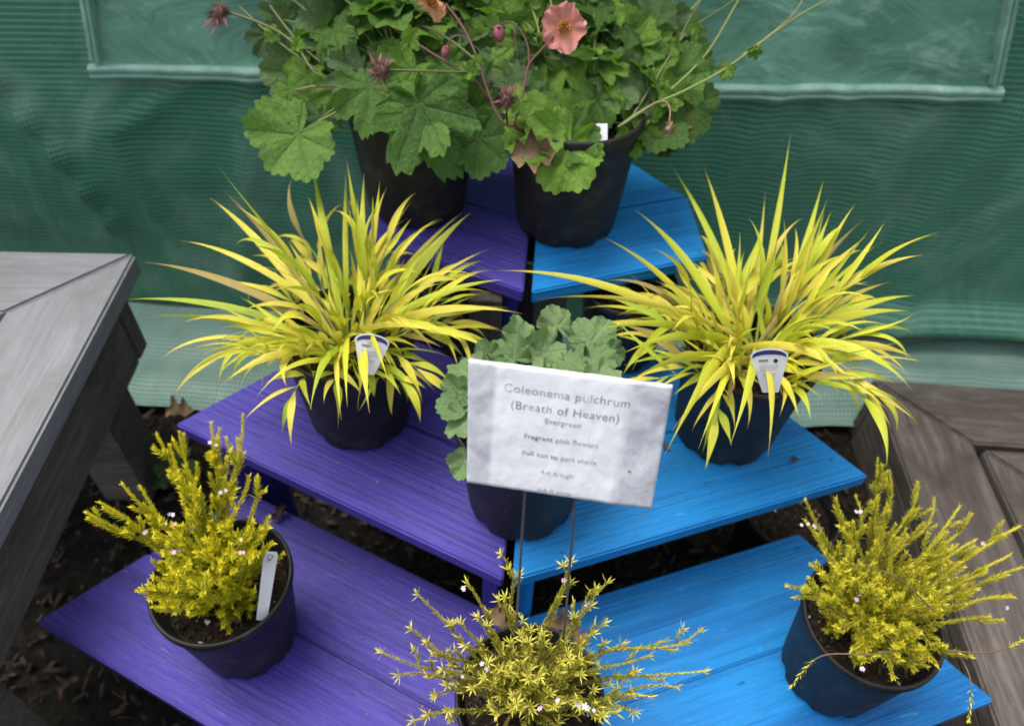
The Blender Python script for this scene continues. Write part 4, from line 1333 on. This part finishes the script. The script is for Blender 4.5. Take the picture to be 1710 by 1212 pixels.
def branch(root, a, tip, arch, rng, ntw, twl, nl, nw, mat, spacing=0.0011, ang=0.85, star=0, bare=0.25, v0=.1):
    mid = a.lerp(tip, .5) + arch
    n = 14
    path = []
    jx = Vector((rng.gauss(0, 1), rng.gauss(0, 1), rng.gauss(0, 1))) * .004
    for i in range(n + 1):
        t = i / n
        path.append(a * (1 - t) ** 2 + mid * 2 * t * (1 - t) + tip * t * t + jx * math.sin(t * 9))
    rads = [0.0013 - 0.0009 * i / n for i in range(n + 1)]
    vs, fs, uv = tube_np(path, rads, 5)
    uv = [(0, 0)] * len(vs)
    mi = [0] * len(fs)
    i0 = int(n * bare)
    needles_on(vs, fs, uv, mi, path[i0:], spacing, nl, nw, ang, rng, v0 + .1, .95, star)
    for k in range(ntw):
        t = rng.uniform(max(.18, bare * .8), .93)
        i = min(n - 1, int(t * n))
        p = path[i]; T = (path[i + 1] - path[i]).normalized()
        X = T.orthogonal().normalized(); Y = T.cross(X)
        ph = rng.uniform(0, 6.28); el = rng.uniform(.5, 1.0)
        D = (T * math.cos(el) + (X * math.cos(ph) + Y * math.sin(ph)) * math.sin(el) + Vector((0, 0, .45))).normalized()
        l = twl * rng.uniform(.45, 1.15) * (1.15 - .5 * t)
        q = [p, p + D * l * .4, p + D * l * .75 + Vector((0, 0, l * .10)), p + D * l * .95 + T * l * .12 + Vector((0, 0, l * .22))]
        tv, tf, tu = tube_np(q, [.0007, .0006, .0005, .0003], 4)
        b = len(vs)
        vs += tv; fs += [tuple(b + x for x in f) for f in tf]; uv += [(0, 0)] * len(tv); mi += [0] * len(tf)
        needles_on(vs, fs, uv, mi, q, spacing, nl, nw, ang, rng, v0 + t * .35, min(1, .45 + t * .6), star if rng.random() < .45 else star // 3)
    o = link('branch', mesh('branch', vs, fs, uv, mi), [MAT['twig'], MAT[mat]], root)
    return path

BLOS = {}
def blossom(root, pos, r, col, rng):
    if col not in BLOS:
        vs, fs = [], []
        for k in range(5):
            a = 2 * PI * k / 5
            D = Vector((math.cos(a), math.sin(a), .15)); S = Vector((-math.sin(a), math.cos(a), 0))
            b = len(vs)
            vs += [Vector((0, 0, 0)), D * .5 - S * .30, D * .95 - S * .22, D * 1.08, D * .95 + S * .22, D * .5 + S * .30]
            fs += [(b, b + 1, b + 2, b + 3), (b, b + 3, b + 4, b + 5)]
        b = len(vs)
        vs += [Vector((.15 * math.cos(i * 1.57), .15 * math.sin(i * 1.57), .12)) for i in range(4)] + [Vector((0, 0, .3))]
        fs += [(b + i, b + (i + 1) % 4, b + 4) for i in range(4)]
        me = mesh('blossom', vs, fs); me.materials.append(MAT[col]); BLOS[col] = me
    o = bpy.data.objects.new('blossom', BLOS[col]); COL.objects.link(o)
    n = ((CAM - pos).normalized() + Vector((rng.gauss(0, .4), rng.gauss(0, .4), rng.gauss(0, .4)))).normalized()
    o.rotation_euler = n.to_track_quat('Z', 'Y').to_euler(); o.location = pos; o.scale = (r, r, r)
    o.parent = root; o.matrix_parent_inverse = wmat(root).inverted()

def shrub(name, loc, label, seed, s, rt, rb, tips, nfill, params, flowers, fill, hfill):
    rng = random.Random(seed)
    loc = Vector(loc)
    root = empty(name, loc, label, 'shrub', 'golden needle leaved shrubs on the bottom shelf')
    zs = pot_parts(root, loc, s, rtop=rt, rbot=rb, fill=fill, seed=seed)
    c = loc + Vector((0, 0, zs))
    for (u, v, d, ntw) in tips:
        tip = P(u, v, d)
        a = c + Vector((rng.gauss(0, .010), rng.gauss(0, .010), -0.002))
        hor = Vector((tip.x - a.x, tip.y - a.y, 0)); L = (tip - a).length
        arch = Vector((0, 0, L * rng.uniform(-.02, .10))) - hor * .10
        branch(root, a, tip, arch, rng, ntw + params.get('xt', 0), params['twl'], params['nl'], params['nw'], params['mat'], params['sp'], params['ang'], params['star'], params['bare'])
    for i in range(nfill):
        az = rng.uniform(0, 2 * PI); rr = hfill[0] * math.sqrt(rng.random()) ; h = hfill[1] * rng.uniform(.35, 1.0) * (1 - .4 * rr / hfill[0])
        tip = c + Vector((math.cos(az) * rr + hfill[2], math.sin(az) * rr + hfill[3], h))
        a = c + Vector((rng.gauss(0, .012), rng.gauss(0, .012), -.002))
        branch(root, a, tip, Vector((0, 0, rng.uniform(-.01, .01))), rng, params['ftw'], params['twl'], params['nl'], params['nw'], params['mat'], params['sp'] * 1.15, params['ang'], params['star'] // 2, params['bare'], v0=.0)
    for (u, v, d, r, col) in flowers:
        for k in range(2):
            blossom(root, P(u + rng.gauss(0, 5), v + rng.gauss(0, 4), d - .002), r * rng.uniform(.5, .78) * .001, col, rng)
    return root, c

Ap = Vector((-0.3405, 0.4195, ZT[1])); Ep = Vector((0.4478, 0.4065, ZT[1]))
pA = dict(twl=.032, nl=.0098, nw=.0018, mat='needle_a', sp=.0005, ang=.80, star=2, bare=.12, ftw=9)
shA, cA = shrub('potted_golden_shrub', Ap, 'bright golden needle leaved shrub in a black pot, left end of the bottom shelf', 31, 1.0, .0845, .064,
    [(148, 856, .86, 9), (162, 838, .86, 7), (205, 806, .86, 7), (236, 815, .85, 8), (262, 728, .88, 9), (285, 745, .87, 8), (300, 720, .89, 7), (352, 706, .89, 9), (368, 722, .89, 6), (402, 698, .90, 8), (392, 735, .88, 8), (412, 800, .86, 7), (440, 826, .85, 8), (448, 880, .83, 8),
     (420, 870, .82, 8), (396, 850, .83, 8), (330, 800, .84, 9), (300, 800, .84, 8), (345, 880, .81, 8), (382, 905, .80, 8), (232, 985, .78, 8), (255, 960, .79, 8), (300, 990, .78, 8), (345, 985, .78, 8), (385, 960, .79, 7), (430, 930, .80, 7), (262, 890, .81, 8), (290, 880, .81, 8), (318, 1020, .78, 4), (340, 920, .80, 8), (455, 905, .83, 6), (250, 1000, .79, 5), (315, 940, .79, 8), (280, 925, .80, 8), (365, 935, .79, 8)], 26, pA,
    [(300, 918, .785, 4.2, 'pink_petal'), (375, 820, .82, 4, 'white_petal'), (285, 860, .80, 3.6, 'white_petal'), (240, 888, .81, 3.2, 'white_petal'), (400, 920, .79, 3.4, 'pink_petal'), (352, 745, .87, 3.4, 'white_petal'), (285, 875, .80, 3.2, 'pink_petal'), (400, 905, .79, 3, 'white_petal')], .76, (.07, .10, -.01, .0))
pE = dict(twl=.034, nl=.0094, nw=.0017, mat='needle_e', sp=.0006, ang=.82, star=2, bare=.20, ftw=7)
shE, cE = shrub('potted_golden_shrub', Ep, 'wide bushy yellow green needle leaved shrub, black pot, right end of the bottom shelf', 47, 1.0, .0825, .064,
    [(1348, 838, .88, 7), (1345, 870, .86, 7), (1400, 838, .89, 7), (1398, 880, .87, 8), (1425, 830, .90, 7), (1466, 770, .93, 9), (1482, 790, .93, 8), (1470, 830, .90, 8), (1530, 812, .92, 9), (1555, 830, .92, 9), (1600, 848, .93, 9), (1618, 860, .93, 8), (1575, 890, .89, 9), (1660, 905, .90, 9),
     (1700, 880, .92, 9), (1705, 950, .88, 9), (1690, 1000, .86, 9), (1640, 960, .87, 9), (1600, 940, .87, 9), (1320, 980, .82, 7), (1330, 1000, .81, 7), (1350, 940, .84, 8), (1380, 925, .84, 8), (1420, 915, .85, 8), (1460, 910, .86, 8), (1500, 900, .87, 8), (1540, 925, .86, 8),
     (1600, 1085, .80, 8), (1560, 1110, .78, 7), (1490, 1135, .77, 4), (1440, 1110, .78, 8), (1420, 1080, .78, 8), (1400, 1040, .79, 8), (1540, 1060, .79, 9), (1650, 1030, .82, 7), (1500, 1090, .77, 8), (1460, 1060, .78, 8), (1520, 1010, .81, 9), (1580, 1010, .82, 9), (1600, 980, .84, 9), (1470, 985, .81, 9), (1430, 970, .82, 9), (1380, 980, .82, 8),
     (1680, 930, .89, 7), (1625, 905, .91, 7), (1560, 960, .84, 8)], 22, pE,
    [(1435, 852, .88, 4.2, 'white_petal'), (1368, 875, .85, 3.6, 'white_petal'), (1680, 1010, .855, 3.6, 'white_petal'), (1437, 996, .79, 3.4, 'pink_petal'), (1440, 1112, .77, 3.6, 'white_petal'), (1345, 872, .85, 3.6, 'white_petal'), (1645, 908, .89, 3, 'white_petal')], .80, (.07, .09, .01, .0))
# loose sprays that leave the right shrub
rE = random.Random(3)
for (pts, ntw) in (([(1500, 1085, .79), (1450, 1092, .77), (1382, 1092, .775), (1350, 1110, .775), (1322, 1145, .78)], 3), ([(1560, 1020, .80), (1500, 965, .79), (1440, 945, .79), (1390, 940, .80)], 3), ([(1580, 1085, .80), (1640, 1090, .80), (1680, 1082, .81), (1705, 1070, .82)], 3), ([(1600, 1090, .81), (1616, 1120, .80), (1622, 1150, .79), (1618, 1200, .79)], 3)):
    pth = smooth_path([P(*q) for q in pts], 4)
    vs, fs, uv = tube_np(pth, [.0011 - .0007 * i / (len(pth) - 1) for i in range(len(pth))], 5)
    uv = [(0, 0)] * len(vs); mi = [0] * len(fs)
    needles_on(vs, fs, uv, mi, pth[int(len(pth) * .62):], .0012, .007, .0016, .85, rE, .4, .95, 6)
    link('branch', mesh('branch', vs, fs, uv, mi), [MAT['twig'], MAT['needle_e']], shE)

Fp = onz(885, 1160, ZT[1] + 0.163); Fp = Vector((Fp.x, Fp.y, ZT[1]))
pF = dict(xt=2, twl=.024, nl=.0084, nw=.0018, mat='needle_f', sp=.0007, ang=.58, star=8, bare=.10, ftw=4)
star_k = 1.2
shF, cF = shrub('potted_golden_shrub', Fp, 'spindly golden shrub with starry branch tips in the black pot below the white sign', 59, 1.0, .0825, .066,
    [(832, 925, .74, 1), (780, 975, .74, 1), (700, 995, .75, 2), (688, 1050, .74, 1), (640, 1088, .74, 2), (668, 1130, .73, 2), (712, 1070, .73, 2), (690, 1205, .70, 2), (935, 950, .76, 2), (948, 945, .76, 1), (1012, 975, .77, 2), (985, 1015, .76, 3), (1042, 1075, .77, 3), (1162, 1050, .79, 5), (1172, 1120, .76, 4),
     (1080, 1095, .77, 3), (1085, 1165, .74, 3), (1060, 1190, .72, 4), (1130, 1150, .75, 3), (770, 1040, .74, 3), (800, 1030, .73, 3), (775, 1080, .72, 3), (812, 1045, .73, 3), (845, 1000, .74, 2), (905, 1060, .73, 3), (880, 1075, .71, 4), (950, 1090, .72, 4), (990, 1060, .74, 4), (1000, 1110, .72, 4),
     (850, 1110, .69, 4), (820, 1100, .70, 4), (900, 1130, .68, 4), (960, 1170, .67, 4), (925, 1175, .67, 3), (860, 1170, .67, 4), (830, 1190, .66, 4), (790, 1150, .69, 3), (970, 1130, .70, 4), (1030, 1185, .69, 4), (745, 1120, .71, 3), (1010, 1040, .74, 3), (870, 1030, .73, 3), (730, 1160, .70, 3)], 26, pF,
    [(808, 1112, .69, 3.8, 'white_petal'), (972, 1172, .655, 4.6, 'white_petal'), (940, 974, .745, 4.0, 'pink_petal'), (978, 1010, .745, 3, 'white_petal'), (770, 1120, .70, 3, 'white_petal'), (776, 983, .73, 3, 'white_petal'), (985, 1188, .655, 4, 'white_petal'), (895, 1180, .655, 3, 'pink_petal'), (930, 1165, .66, 3, 'white_petal')], .88, (.075, .085, 0, .0))

# ------------------------------------------------------------------ pots standing in the shade under the shelves
def empty_pot(loc, label, s, seed):
    root = empty('nursery_pot', loc, label, 'plant pot')
    pot_parts(root, Vector(loc), s, seed=seed)
empty_pot((-0.075, 0.845, ZT[2] - 0.001), 'black nursery pot in the shade under the purple top shelf', 0.85, 71)
empty_pot((0.165, 0.83, ZT[2] - 0.001), 'black nursery pot in the shade under the blue top shelf', 0.85, 72)
q = onz(1290, 905, 0.05)
empty_pot((q.x, q.y, 0.0), 'dark glazed pot on the ground below the blue middle shelf', 1.0, 73)

# ------------------------------------------------------------------ sign
def solve_rect(cs, s0):
    r = [(P(u, v, 1) - CAM) for (u, v) in cs]       # TL TR BR BL ; TL + BR = TR + BL
    A = np.array([[r[1][i], -r[2][i], r[3][i]] for i in range(3)])
    x = np.linalg.solve(A, np.array([r[0][i] for i in range(3)]))
    lam = [1.0, x[0], x[1], x[2]]
    return [CAM + r[i] * lam[i] * s0 for i in range(4)]
cs = solve_rect([(783, 599), (1123, 643), (1088, 848), (780, 803)], 1.0)
k = 0.585 / dep(cs[3])
cs = [CAM + (p - CAM) * k for p in cs]
TLc, TRc, BRc, BLc = cs
ctr = (TLc + TRc + BRc + BLc) / 4
SX = ((TRc - TLc) + (BRc - BLc)).normalized()
SY0 = ((TLc - BLc) + (TRc - BRc)).normalized()
SZ = SX.cross(SY0).normalized()
SY = SZ.cross(SX).normalized()
SW = ((TRc - TLc).length + (BRc - BLc).length) / 2
SH = ((TLc - BLc).length + (TRc - BRc).length) / 2
print('sign', SW, SH, SZ, ctr)
SM = Matrix((SX, SY, SZ)).transposed().to_4x4(); SM.translation = ctr
def build_sign():
    root = bpy.data.objects.new('plant_sign', None)
    COL.objects.link(root)
    root.location = (ctr.x, ctr.y, cF.z)
    tag(root, 'white laminated plant name sign on two wires, standing in the front middle pot', 'sign')
    loc2 = [SM.inverted() @ p for p in (BLc, BRc, TRc, TLc)]
    n, m_ = 60, 40
    vs, fs = [], []
    th = 0.0024
    for j in range(m_ + 1):
        for i in range(n + 1):
            s_, t = i / n, j / m_
            p = loc2[0] * (1 - s_) * (1 - t) + loc2[1] * s_ * (1 - t) + loc2[2] * s_ * t + loc2[3] * (1 - s_) * t
            ed = min(s_, 1 - s_, t * .7, (1 - t) * .7)
            z = noise.noise(Vector((s_ * 7, t * 3, 1))) * .0009 + noise.noise(Vector((s_ * 22, t * 12, 1))) * .00035 - .0006 * math.exp(-ed * 40)
            xj = .00025 * noise.noise(Vector((s_ * 9, t * 9, 7)))
            vs.append((p.x + xj, p.y + xj, th + z))
    b = len(vs)
    for j in range(m_ + 1):
        for i in range(n + 1):
            x, y, z = vs[j * (n + 1) + i]
            vs.append((x, y, z - th))
    W = n + 1
    for j in range(m_):
        for i in range(n):
            a0 = j * W + i
            fs.append((a0, a0 + 1, a0 + W + 1, a0 + W))
            fs.append((b + a0, b + a0 + W, b + a0 + W + 1, b + a0 + 1))
    for i in range(n):
        fs.append((i, b + i, b + i + 1, i + 1)); a0 = m_ * W + i; fs.append((a0, a0 + 1, b + a0 + 1, b + a0))
    for j in range(m_):
        a0 = j * W; fs.append((a0, a0 + W, b + a0 + W, b + a0)); a0 = j * W + n; fs.append((a0, b + a0, b + a0 + W, a0 + W))
    me = mesh('sign_panel', vs, fs)
    panel = link('sign_panel', me, MAT['sign'], None, smooth=False)
    me.polygons.foreach_set('use_smooth', [abs(p.normal.z) > .7 for p in me.polygons])
    panel.rotation_euler = SM.to_euler(); panel.location = ctr
    panel.parent = root; panel.matrix_parent_inverse = wmat(root).inverted()
    def text(body, x, y, size, mat, bold=0.0, name='lettering'):
        cu = bpy.data.curves.new('t', 'FONT'); cu.body = body; cu.size = size; cu.align_x = 'CENTER'; cu.extrude = 0.00012; cu.offset = bold; cu.resolution_u = 3
        cu.space_character = 1.06
        ob = bpy.data.objects.new('t', cu); COL.objects.link(ob)
        bpy.context.view_layer.update()
        me = bpy.data.meshes.new_from_object(ob.evaluated_get(bpy.context.evaluated_depsgraph_get()))
        bpy.data.objects.remove(ob)
        # press the print onto the wrinkled sheet
        me.name = name
        me.materials.clear(); me.materials.append(MAT[mat])
        bw = SW; bh = SH
        for v in me.vertices:
            px_, py_ = v.co.x + x, v.co.y + y
            s_, t = px_ / bw + .5, py_ / bh + .5
            z = noise.noise(Vector((s_ * 7, t * 3, 1))) * .0009 + noise.noise(Vector((s_ * 22, t * 12, 1))) * .00035
            v.co = (px_, py_, th + z + .00022 + v.co.z * .5)
        o = bpy.data.objects.new(name, me); COL.objects.link(o)
        o.rotation_euler = SM.to_euler(); o.location = ctr
        o.parent = panel; o.matrix_parent_inverse = wmat(panel).inverted()
    def at(u, v):
        r = (P(u, v, 1) - CAM); t = (ctr - CAM).dot(SZ) / r.dot(SZ)
        q = SM.inverted() @ (CAM + r * t); return q.x, q.y
    for body, u, v, sz, mt, bo in (('Coleonema pulchrum', 946, 664, .0098, 'print', -.00009), ('(Breath of Heaven)', 943, 690, .0096, 'print', -.00005), ('Evergreen', 940, 707, .0062, 'printsmall', .00004),
                                   ('Fragrant pink flowers', 937, 736, .0060, 'printsmall', .00004), ('Full sun to part shade', 934, 764, .0060, 'printsmall', .00002), ('4-6 ft high', 930, 791, .0056, 'print_faint', 0), ('4-6 ft wide', 925, 820, .0056, 'print_faint', 0)):
        x, y = at(u, v)
        text(body, x, y, sz, mt, bo)
    # ribbed wires
    for (u0, v0_, u1, v1_, d1) in ((877, 822, 866, 985, .70), (961, 838, 948, 985, .70)):
        r = (P(u0, v0_ - 6, 1) - CAM); t = (ctr - SZ * .002 - CAM).dot(SZ) / r.dot(SZ)
        top = CAM + r * t + SY * 0.03
        bot0 = CAM + r * t
        low = P(u1, v1_, d1)
        # straight wire from the sign's lower edge down into the soil
        k_ = (cF.z - .02 - bot0.z) / (low.z - bot0.z)
        end = bot0 + (low - bot0) * k_
        N = 150
        pts = [bot0 + (end - bot0) * (i / N) for i in range(N + 1)]
        rads = [0.00105 + (0.00022 if i % 2 else 0) for i in range(N + 1)]
        vs, fs, uv = tube_np([top] + pts, [0.001] + rads, 7)
        link('wire', mesh('wire', vs, fs), MAT['wire'], root, smooth=True)
    # dark speck and torn tape edge
    x, y = at(1051, 783)
    bm = box_bm(.0022, .0007, .0004, 0, (x, y, th + .0006))
    o = bpy.data.objects.new('dirt_speck', bm_mesh('dirt_speck', bm)); COL.objects.link(o); o.data.materials.append(MAT['ink'])
    o.rotation_euler = SM.to_euler(); o.location = ctr; o.parent = panel; o.matrix_parent_inverse = wmat(panel).inverted()
build_sign()

# ------------------------------------------------------------------ plant tags
def tag_frame(tip, base, depth_tip, depth_base):
    a = P(*tip, depth_tip); b = P(*base, depth_base)
    Y = (a - b).normalized()
    Z = (CAM - a).normalized(); Z = (Z - Y * Z.dot(Y)).normalized()
    X = Y.cross(Z)
    return a, b, X, Y, Z
def tube_marks(name, polys, a, X, Y, Z, mat, root, r=.00025):
    vs, fs = [], []
    for pl in polys:
        tv, tf, _ = tube_np([a + X * x + Y * y + Z * .0009 for x, y in pl], [r] * len(pl), 4)
        b = len(vs); vs += tv; fs += [tuple(b + i for i in f) for f in tf]
    return link(name, mesh(name, vs, fs), MAT[mat], root)
def slab(name, outl, a, X, Y, Z, th, mat, root, off=0):
    n = len(outl)
    vs = [a + X * x + Y * y + Z * (off + th / 2) for x, y in outl] + [a + X * x + Y * y + Z * (off - th / 2) for x, y in outl]
    fs = [tuple(range(n)), tuple(range(2 * n - 1, n - 1, -1))] + [(i, i + n, (i + 1) % n + n, (i + 1) % n) for i in range(n)]
    return link(name, mesh(name, vs, fs), MAT[mat], root)

# long white tag in the left shrub
a, b, X, Y, Z = tag_frame((453, 921), (439, 1020), dep(onz(439, 1020, ZT[1] + .163)) - .012, dep(onz(439, 1020, ZT[1] + .163)) + .006)
L = (a - b).length
rt_ = empty('plant_tag', b, 'long narrow white plastic tag with a pen mark, stuck upright in the left shrub pot', 'plant tag')
wd = .0078
slab('tag_blade', [(-wd * .8, 0), (wd * .8, 0), (wd, -.004), (wd * .8, -L - .012), (-wd * .8, -L - .012), (-wd, -.004)][::-1], a, X, Y, Z, .0009, 'tagwhite', rt_)
tube_marks('pen_mark', [[(.0028 * math.cos(t * .6) - .0006, -.0068 + .0034 * math.sin(t * .6) + .0004 * t * .2) for t in range(11)], [(-.001, -.009), (-.0028, -.0125), (-.0005, -.0105), (.0015, -.0085), (.0032, -.0035)]], a, X, Y, Z, 'ink', rt_)

# label in the right grass
def grass_label(tipc, basec, dt, db, label, mirror=False):
    a, b, X, Y, Z = tag_frame(tipc, basec, dt, db)
    rt_ = empty('plant_label', b, label, 'plant label')
    L = (a - b).length; wt, wb = .0195, .0085
    arc = [(wt * math.cos(t), -.010 + .0085 * math.sin(t)) for t in [PI * i / 12 for i in range(13)]]
    outl = arc + [(-wt, -.012), (-wb, -L - .015), (wb, -L - .015), (wt, -.012)]
    slab('label_card', outl, a, X, Y, Z, .0007, 'tagwhite', rt_)
    arc1 = [(wt * .9 * math.cos(t), -.0105 + .0074 * math.sin(t)) for t in [PI * i / 12 for i in range(13)]]
    arc2 = [(wt * .9 * math.cos(t), -.0135 + .0052 * math.sin(t)) for t in [PI - PI * i / 12 for i in range(13)]]
    slab('blue_header', arc1 + arc2, a, X, Y, Z, .0004, 'tagblue', rt_, .0007)
    s_ = .001
    polys = []
    for k in range(3):   # small round-topped symbols
        x0 = -.0095 + k * .0033
        polys.append([(x0 + .0014 * math.cos(t), -.0175 + .0026 * math.sin(t)) for t in [PI * i / 6 for i in range(7)]])
    tube_marks('printed_symbols', polys, a, X, Y, Z, 'ink', rt_, .00038)
    slab('printed_dot', [(.0065 + .0024 * math.cos(t * .52), -.0168 + .0026 * math.sin(t * .52)) for t in range(12)], a, X, Y, Z, .0004, 'ink', rt_, .0007)
    polys = []
    rn = random.Random(2)
    for r_, wdt in ((-.0225, .0105), (-.0252, .010), (-.0279, .0095), (-.033, .0075), (-.0356, .0065)):
        x = -wdt
        while x < wdt - .002:
            l = rn.uniform(.001, .0028); polys.append([(x, r_), (x + l, r_)]); x += l + .0008
    tube_marks('small_print', polys, a, X, Y, Z, 'inkgrey', rt_, .00026)
grass_label((1284, 580), (1286, 636), .815, .835, 'white label with a dark blue arched header in the right grass pot')
grass_label((624, 556), (616, 604), .86, .87, 'white label with a dark blue arched header, half hidden in the left grass pot')
a, b, X, Y, Z = tag_frame((1003, 207), (1003, 222), .93, .93)
rt_ = empty('plant_tag', b, 'short white plastic tag stub at the rim of the right top pot', 'plant tag')
slab('tag_blade', [(-.0085, 0), (-.0085, -.03), (.0085, -.03), (.0085, 0)], a, X, Y, Z, .0008, 'tagwhite', rt_)

# ------------------------------------------------------------------ dead leaves and litter
def fallen(u, v, z, px, ang, label, seed, up=1.0):
    p = onz(u, v, z)
    o = dry_leaf(None, p, 0, 0, px / FPX * dep(p) * FPX, ang, 'dead_leaf', label, 'dead leaf', flatn=Vector((random.Random(seed).gauss(0, .15), random.Random(seed + 1).gauss(0, .15), 1)).normalized(), seed=seed)
    return o
fallen(838, 1040, ZT[1] + .115, 52, 230, 'tan dry leaf with pointed lobes caught behind the front shrub, on its left', 11)
fallen(862, 1068, ZT[1] + .128, 42, 20, 'rolled tan dry leaf lying on the rim of the front pot', 12)
fallen(925, 1046, ZT[1] + .115, 55, 350, 'grey brown dry leaf caught behind the front shrub, on its right', 13)
fallen(960, 1062, ZT[1] + .120, 36, 40, 'small brown dry leaf beside the front pot on the blue shelf', 14)
fallen(462, 862, ZT[1] + .01, 34, 300, 'brown dry leaf behind the left shrub pot on the purple shelf', 15)
fallen(396, 1034, ZT[1] + .130, 30, 200, 'orange brown dry leaf on the soil of the left shrub pot', 16)
fallen(120, 1140, .01, 40, 100, 'dry leaf on the dark soil below the left bench', 17)
fallen(290, 690, .02, 46, 340, 'dry leaf at the edge of the green flap by the left bench', 18)
fallen(1325, 770, ZT[2] + .004, 16, 300, 'scrap of brown debris at the foot of the right grass pot', 19)
fallen(1108, 745, ZT[2] + .004, 16, 60, 'scrap of brown debris between the white sign and the right grass pot', 20)
# broad weed leaf growing from the soil between bench and stand
wp = onz(300, 810, 0.0)
weed = empty('weed', wp, 'small broad leaved weed growing in the dark soil beside the left bench', 'weed')
for (du, dv_, an, px) in ((0, 0, 290, 46), (10, 8, 330, 34), (-8, 10, 230, 36)):
    pos = onz(285 + du, 790 + dv_, 0.03)
    place_leaf(weed, 'sharp', 'geum2', pos, imgdir(an), (rg.gauss(0, .2), -.4, 1), px / FPX * dep(pos), rg, wp, pm='stem_green')
# small petals and specks fallen on the boards
rs_ = random.Random(12)
vs, fs = [], []
for i in range(90):
    u, v = rs_.uniform(120, 1620), rs_.uniform(560, 1200)
    for k in (2, 1):
        p = onz(u, v, ZT[k] + .0012)
        rel = p - Vector((F[k].x, F[k].y, p.z))
        side = 155.67 if p.x < F[k].x else 20.41
        un = dv(side); nn = Vector((-un.y, un.x, 0)); nn = nn if nn.y > 0 else -nn
        ds = rel.dot(nn); al = rel.dot(un)
        if .02 < ds < .27 and .03 < al < (.5 if k == 1 else .35):
            r_ = rs_.uniform(.0008, .0022); b = len(vs)
            for t in range(5):
                vs.append((p.x + r_ * math.cos(t * 1.257) * rs_.uniform(.6, 1.2), p.y + r_ * math.sin(t * 1.257), p.z + rs_.uniform(0, .0006)))
            fs.append(tuple(range(b, b + 5)))
            break
o = link('fallen_specks', mesh('fallen_specks', vs, fs), MAT['deadleaf'])
tag(o, 'tiny fallen petals and specks of dirt scattered on the painted shelves', 'litter', kind='stuff')
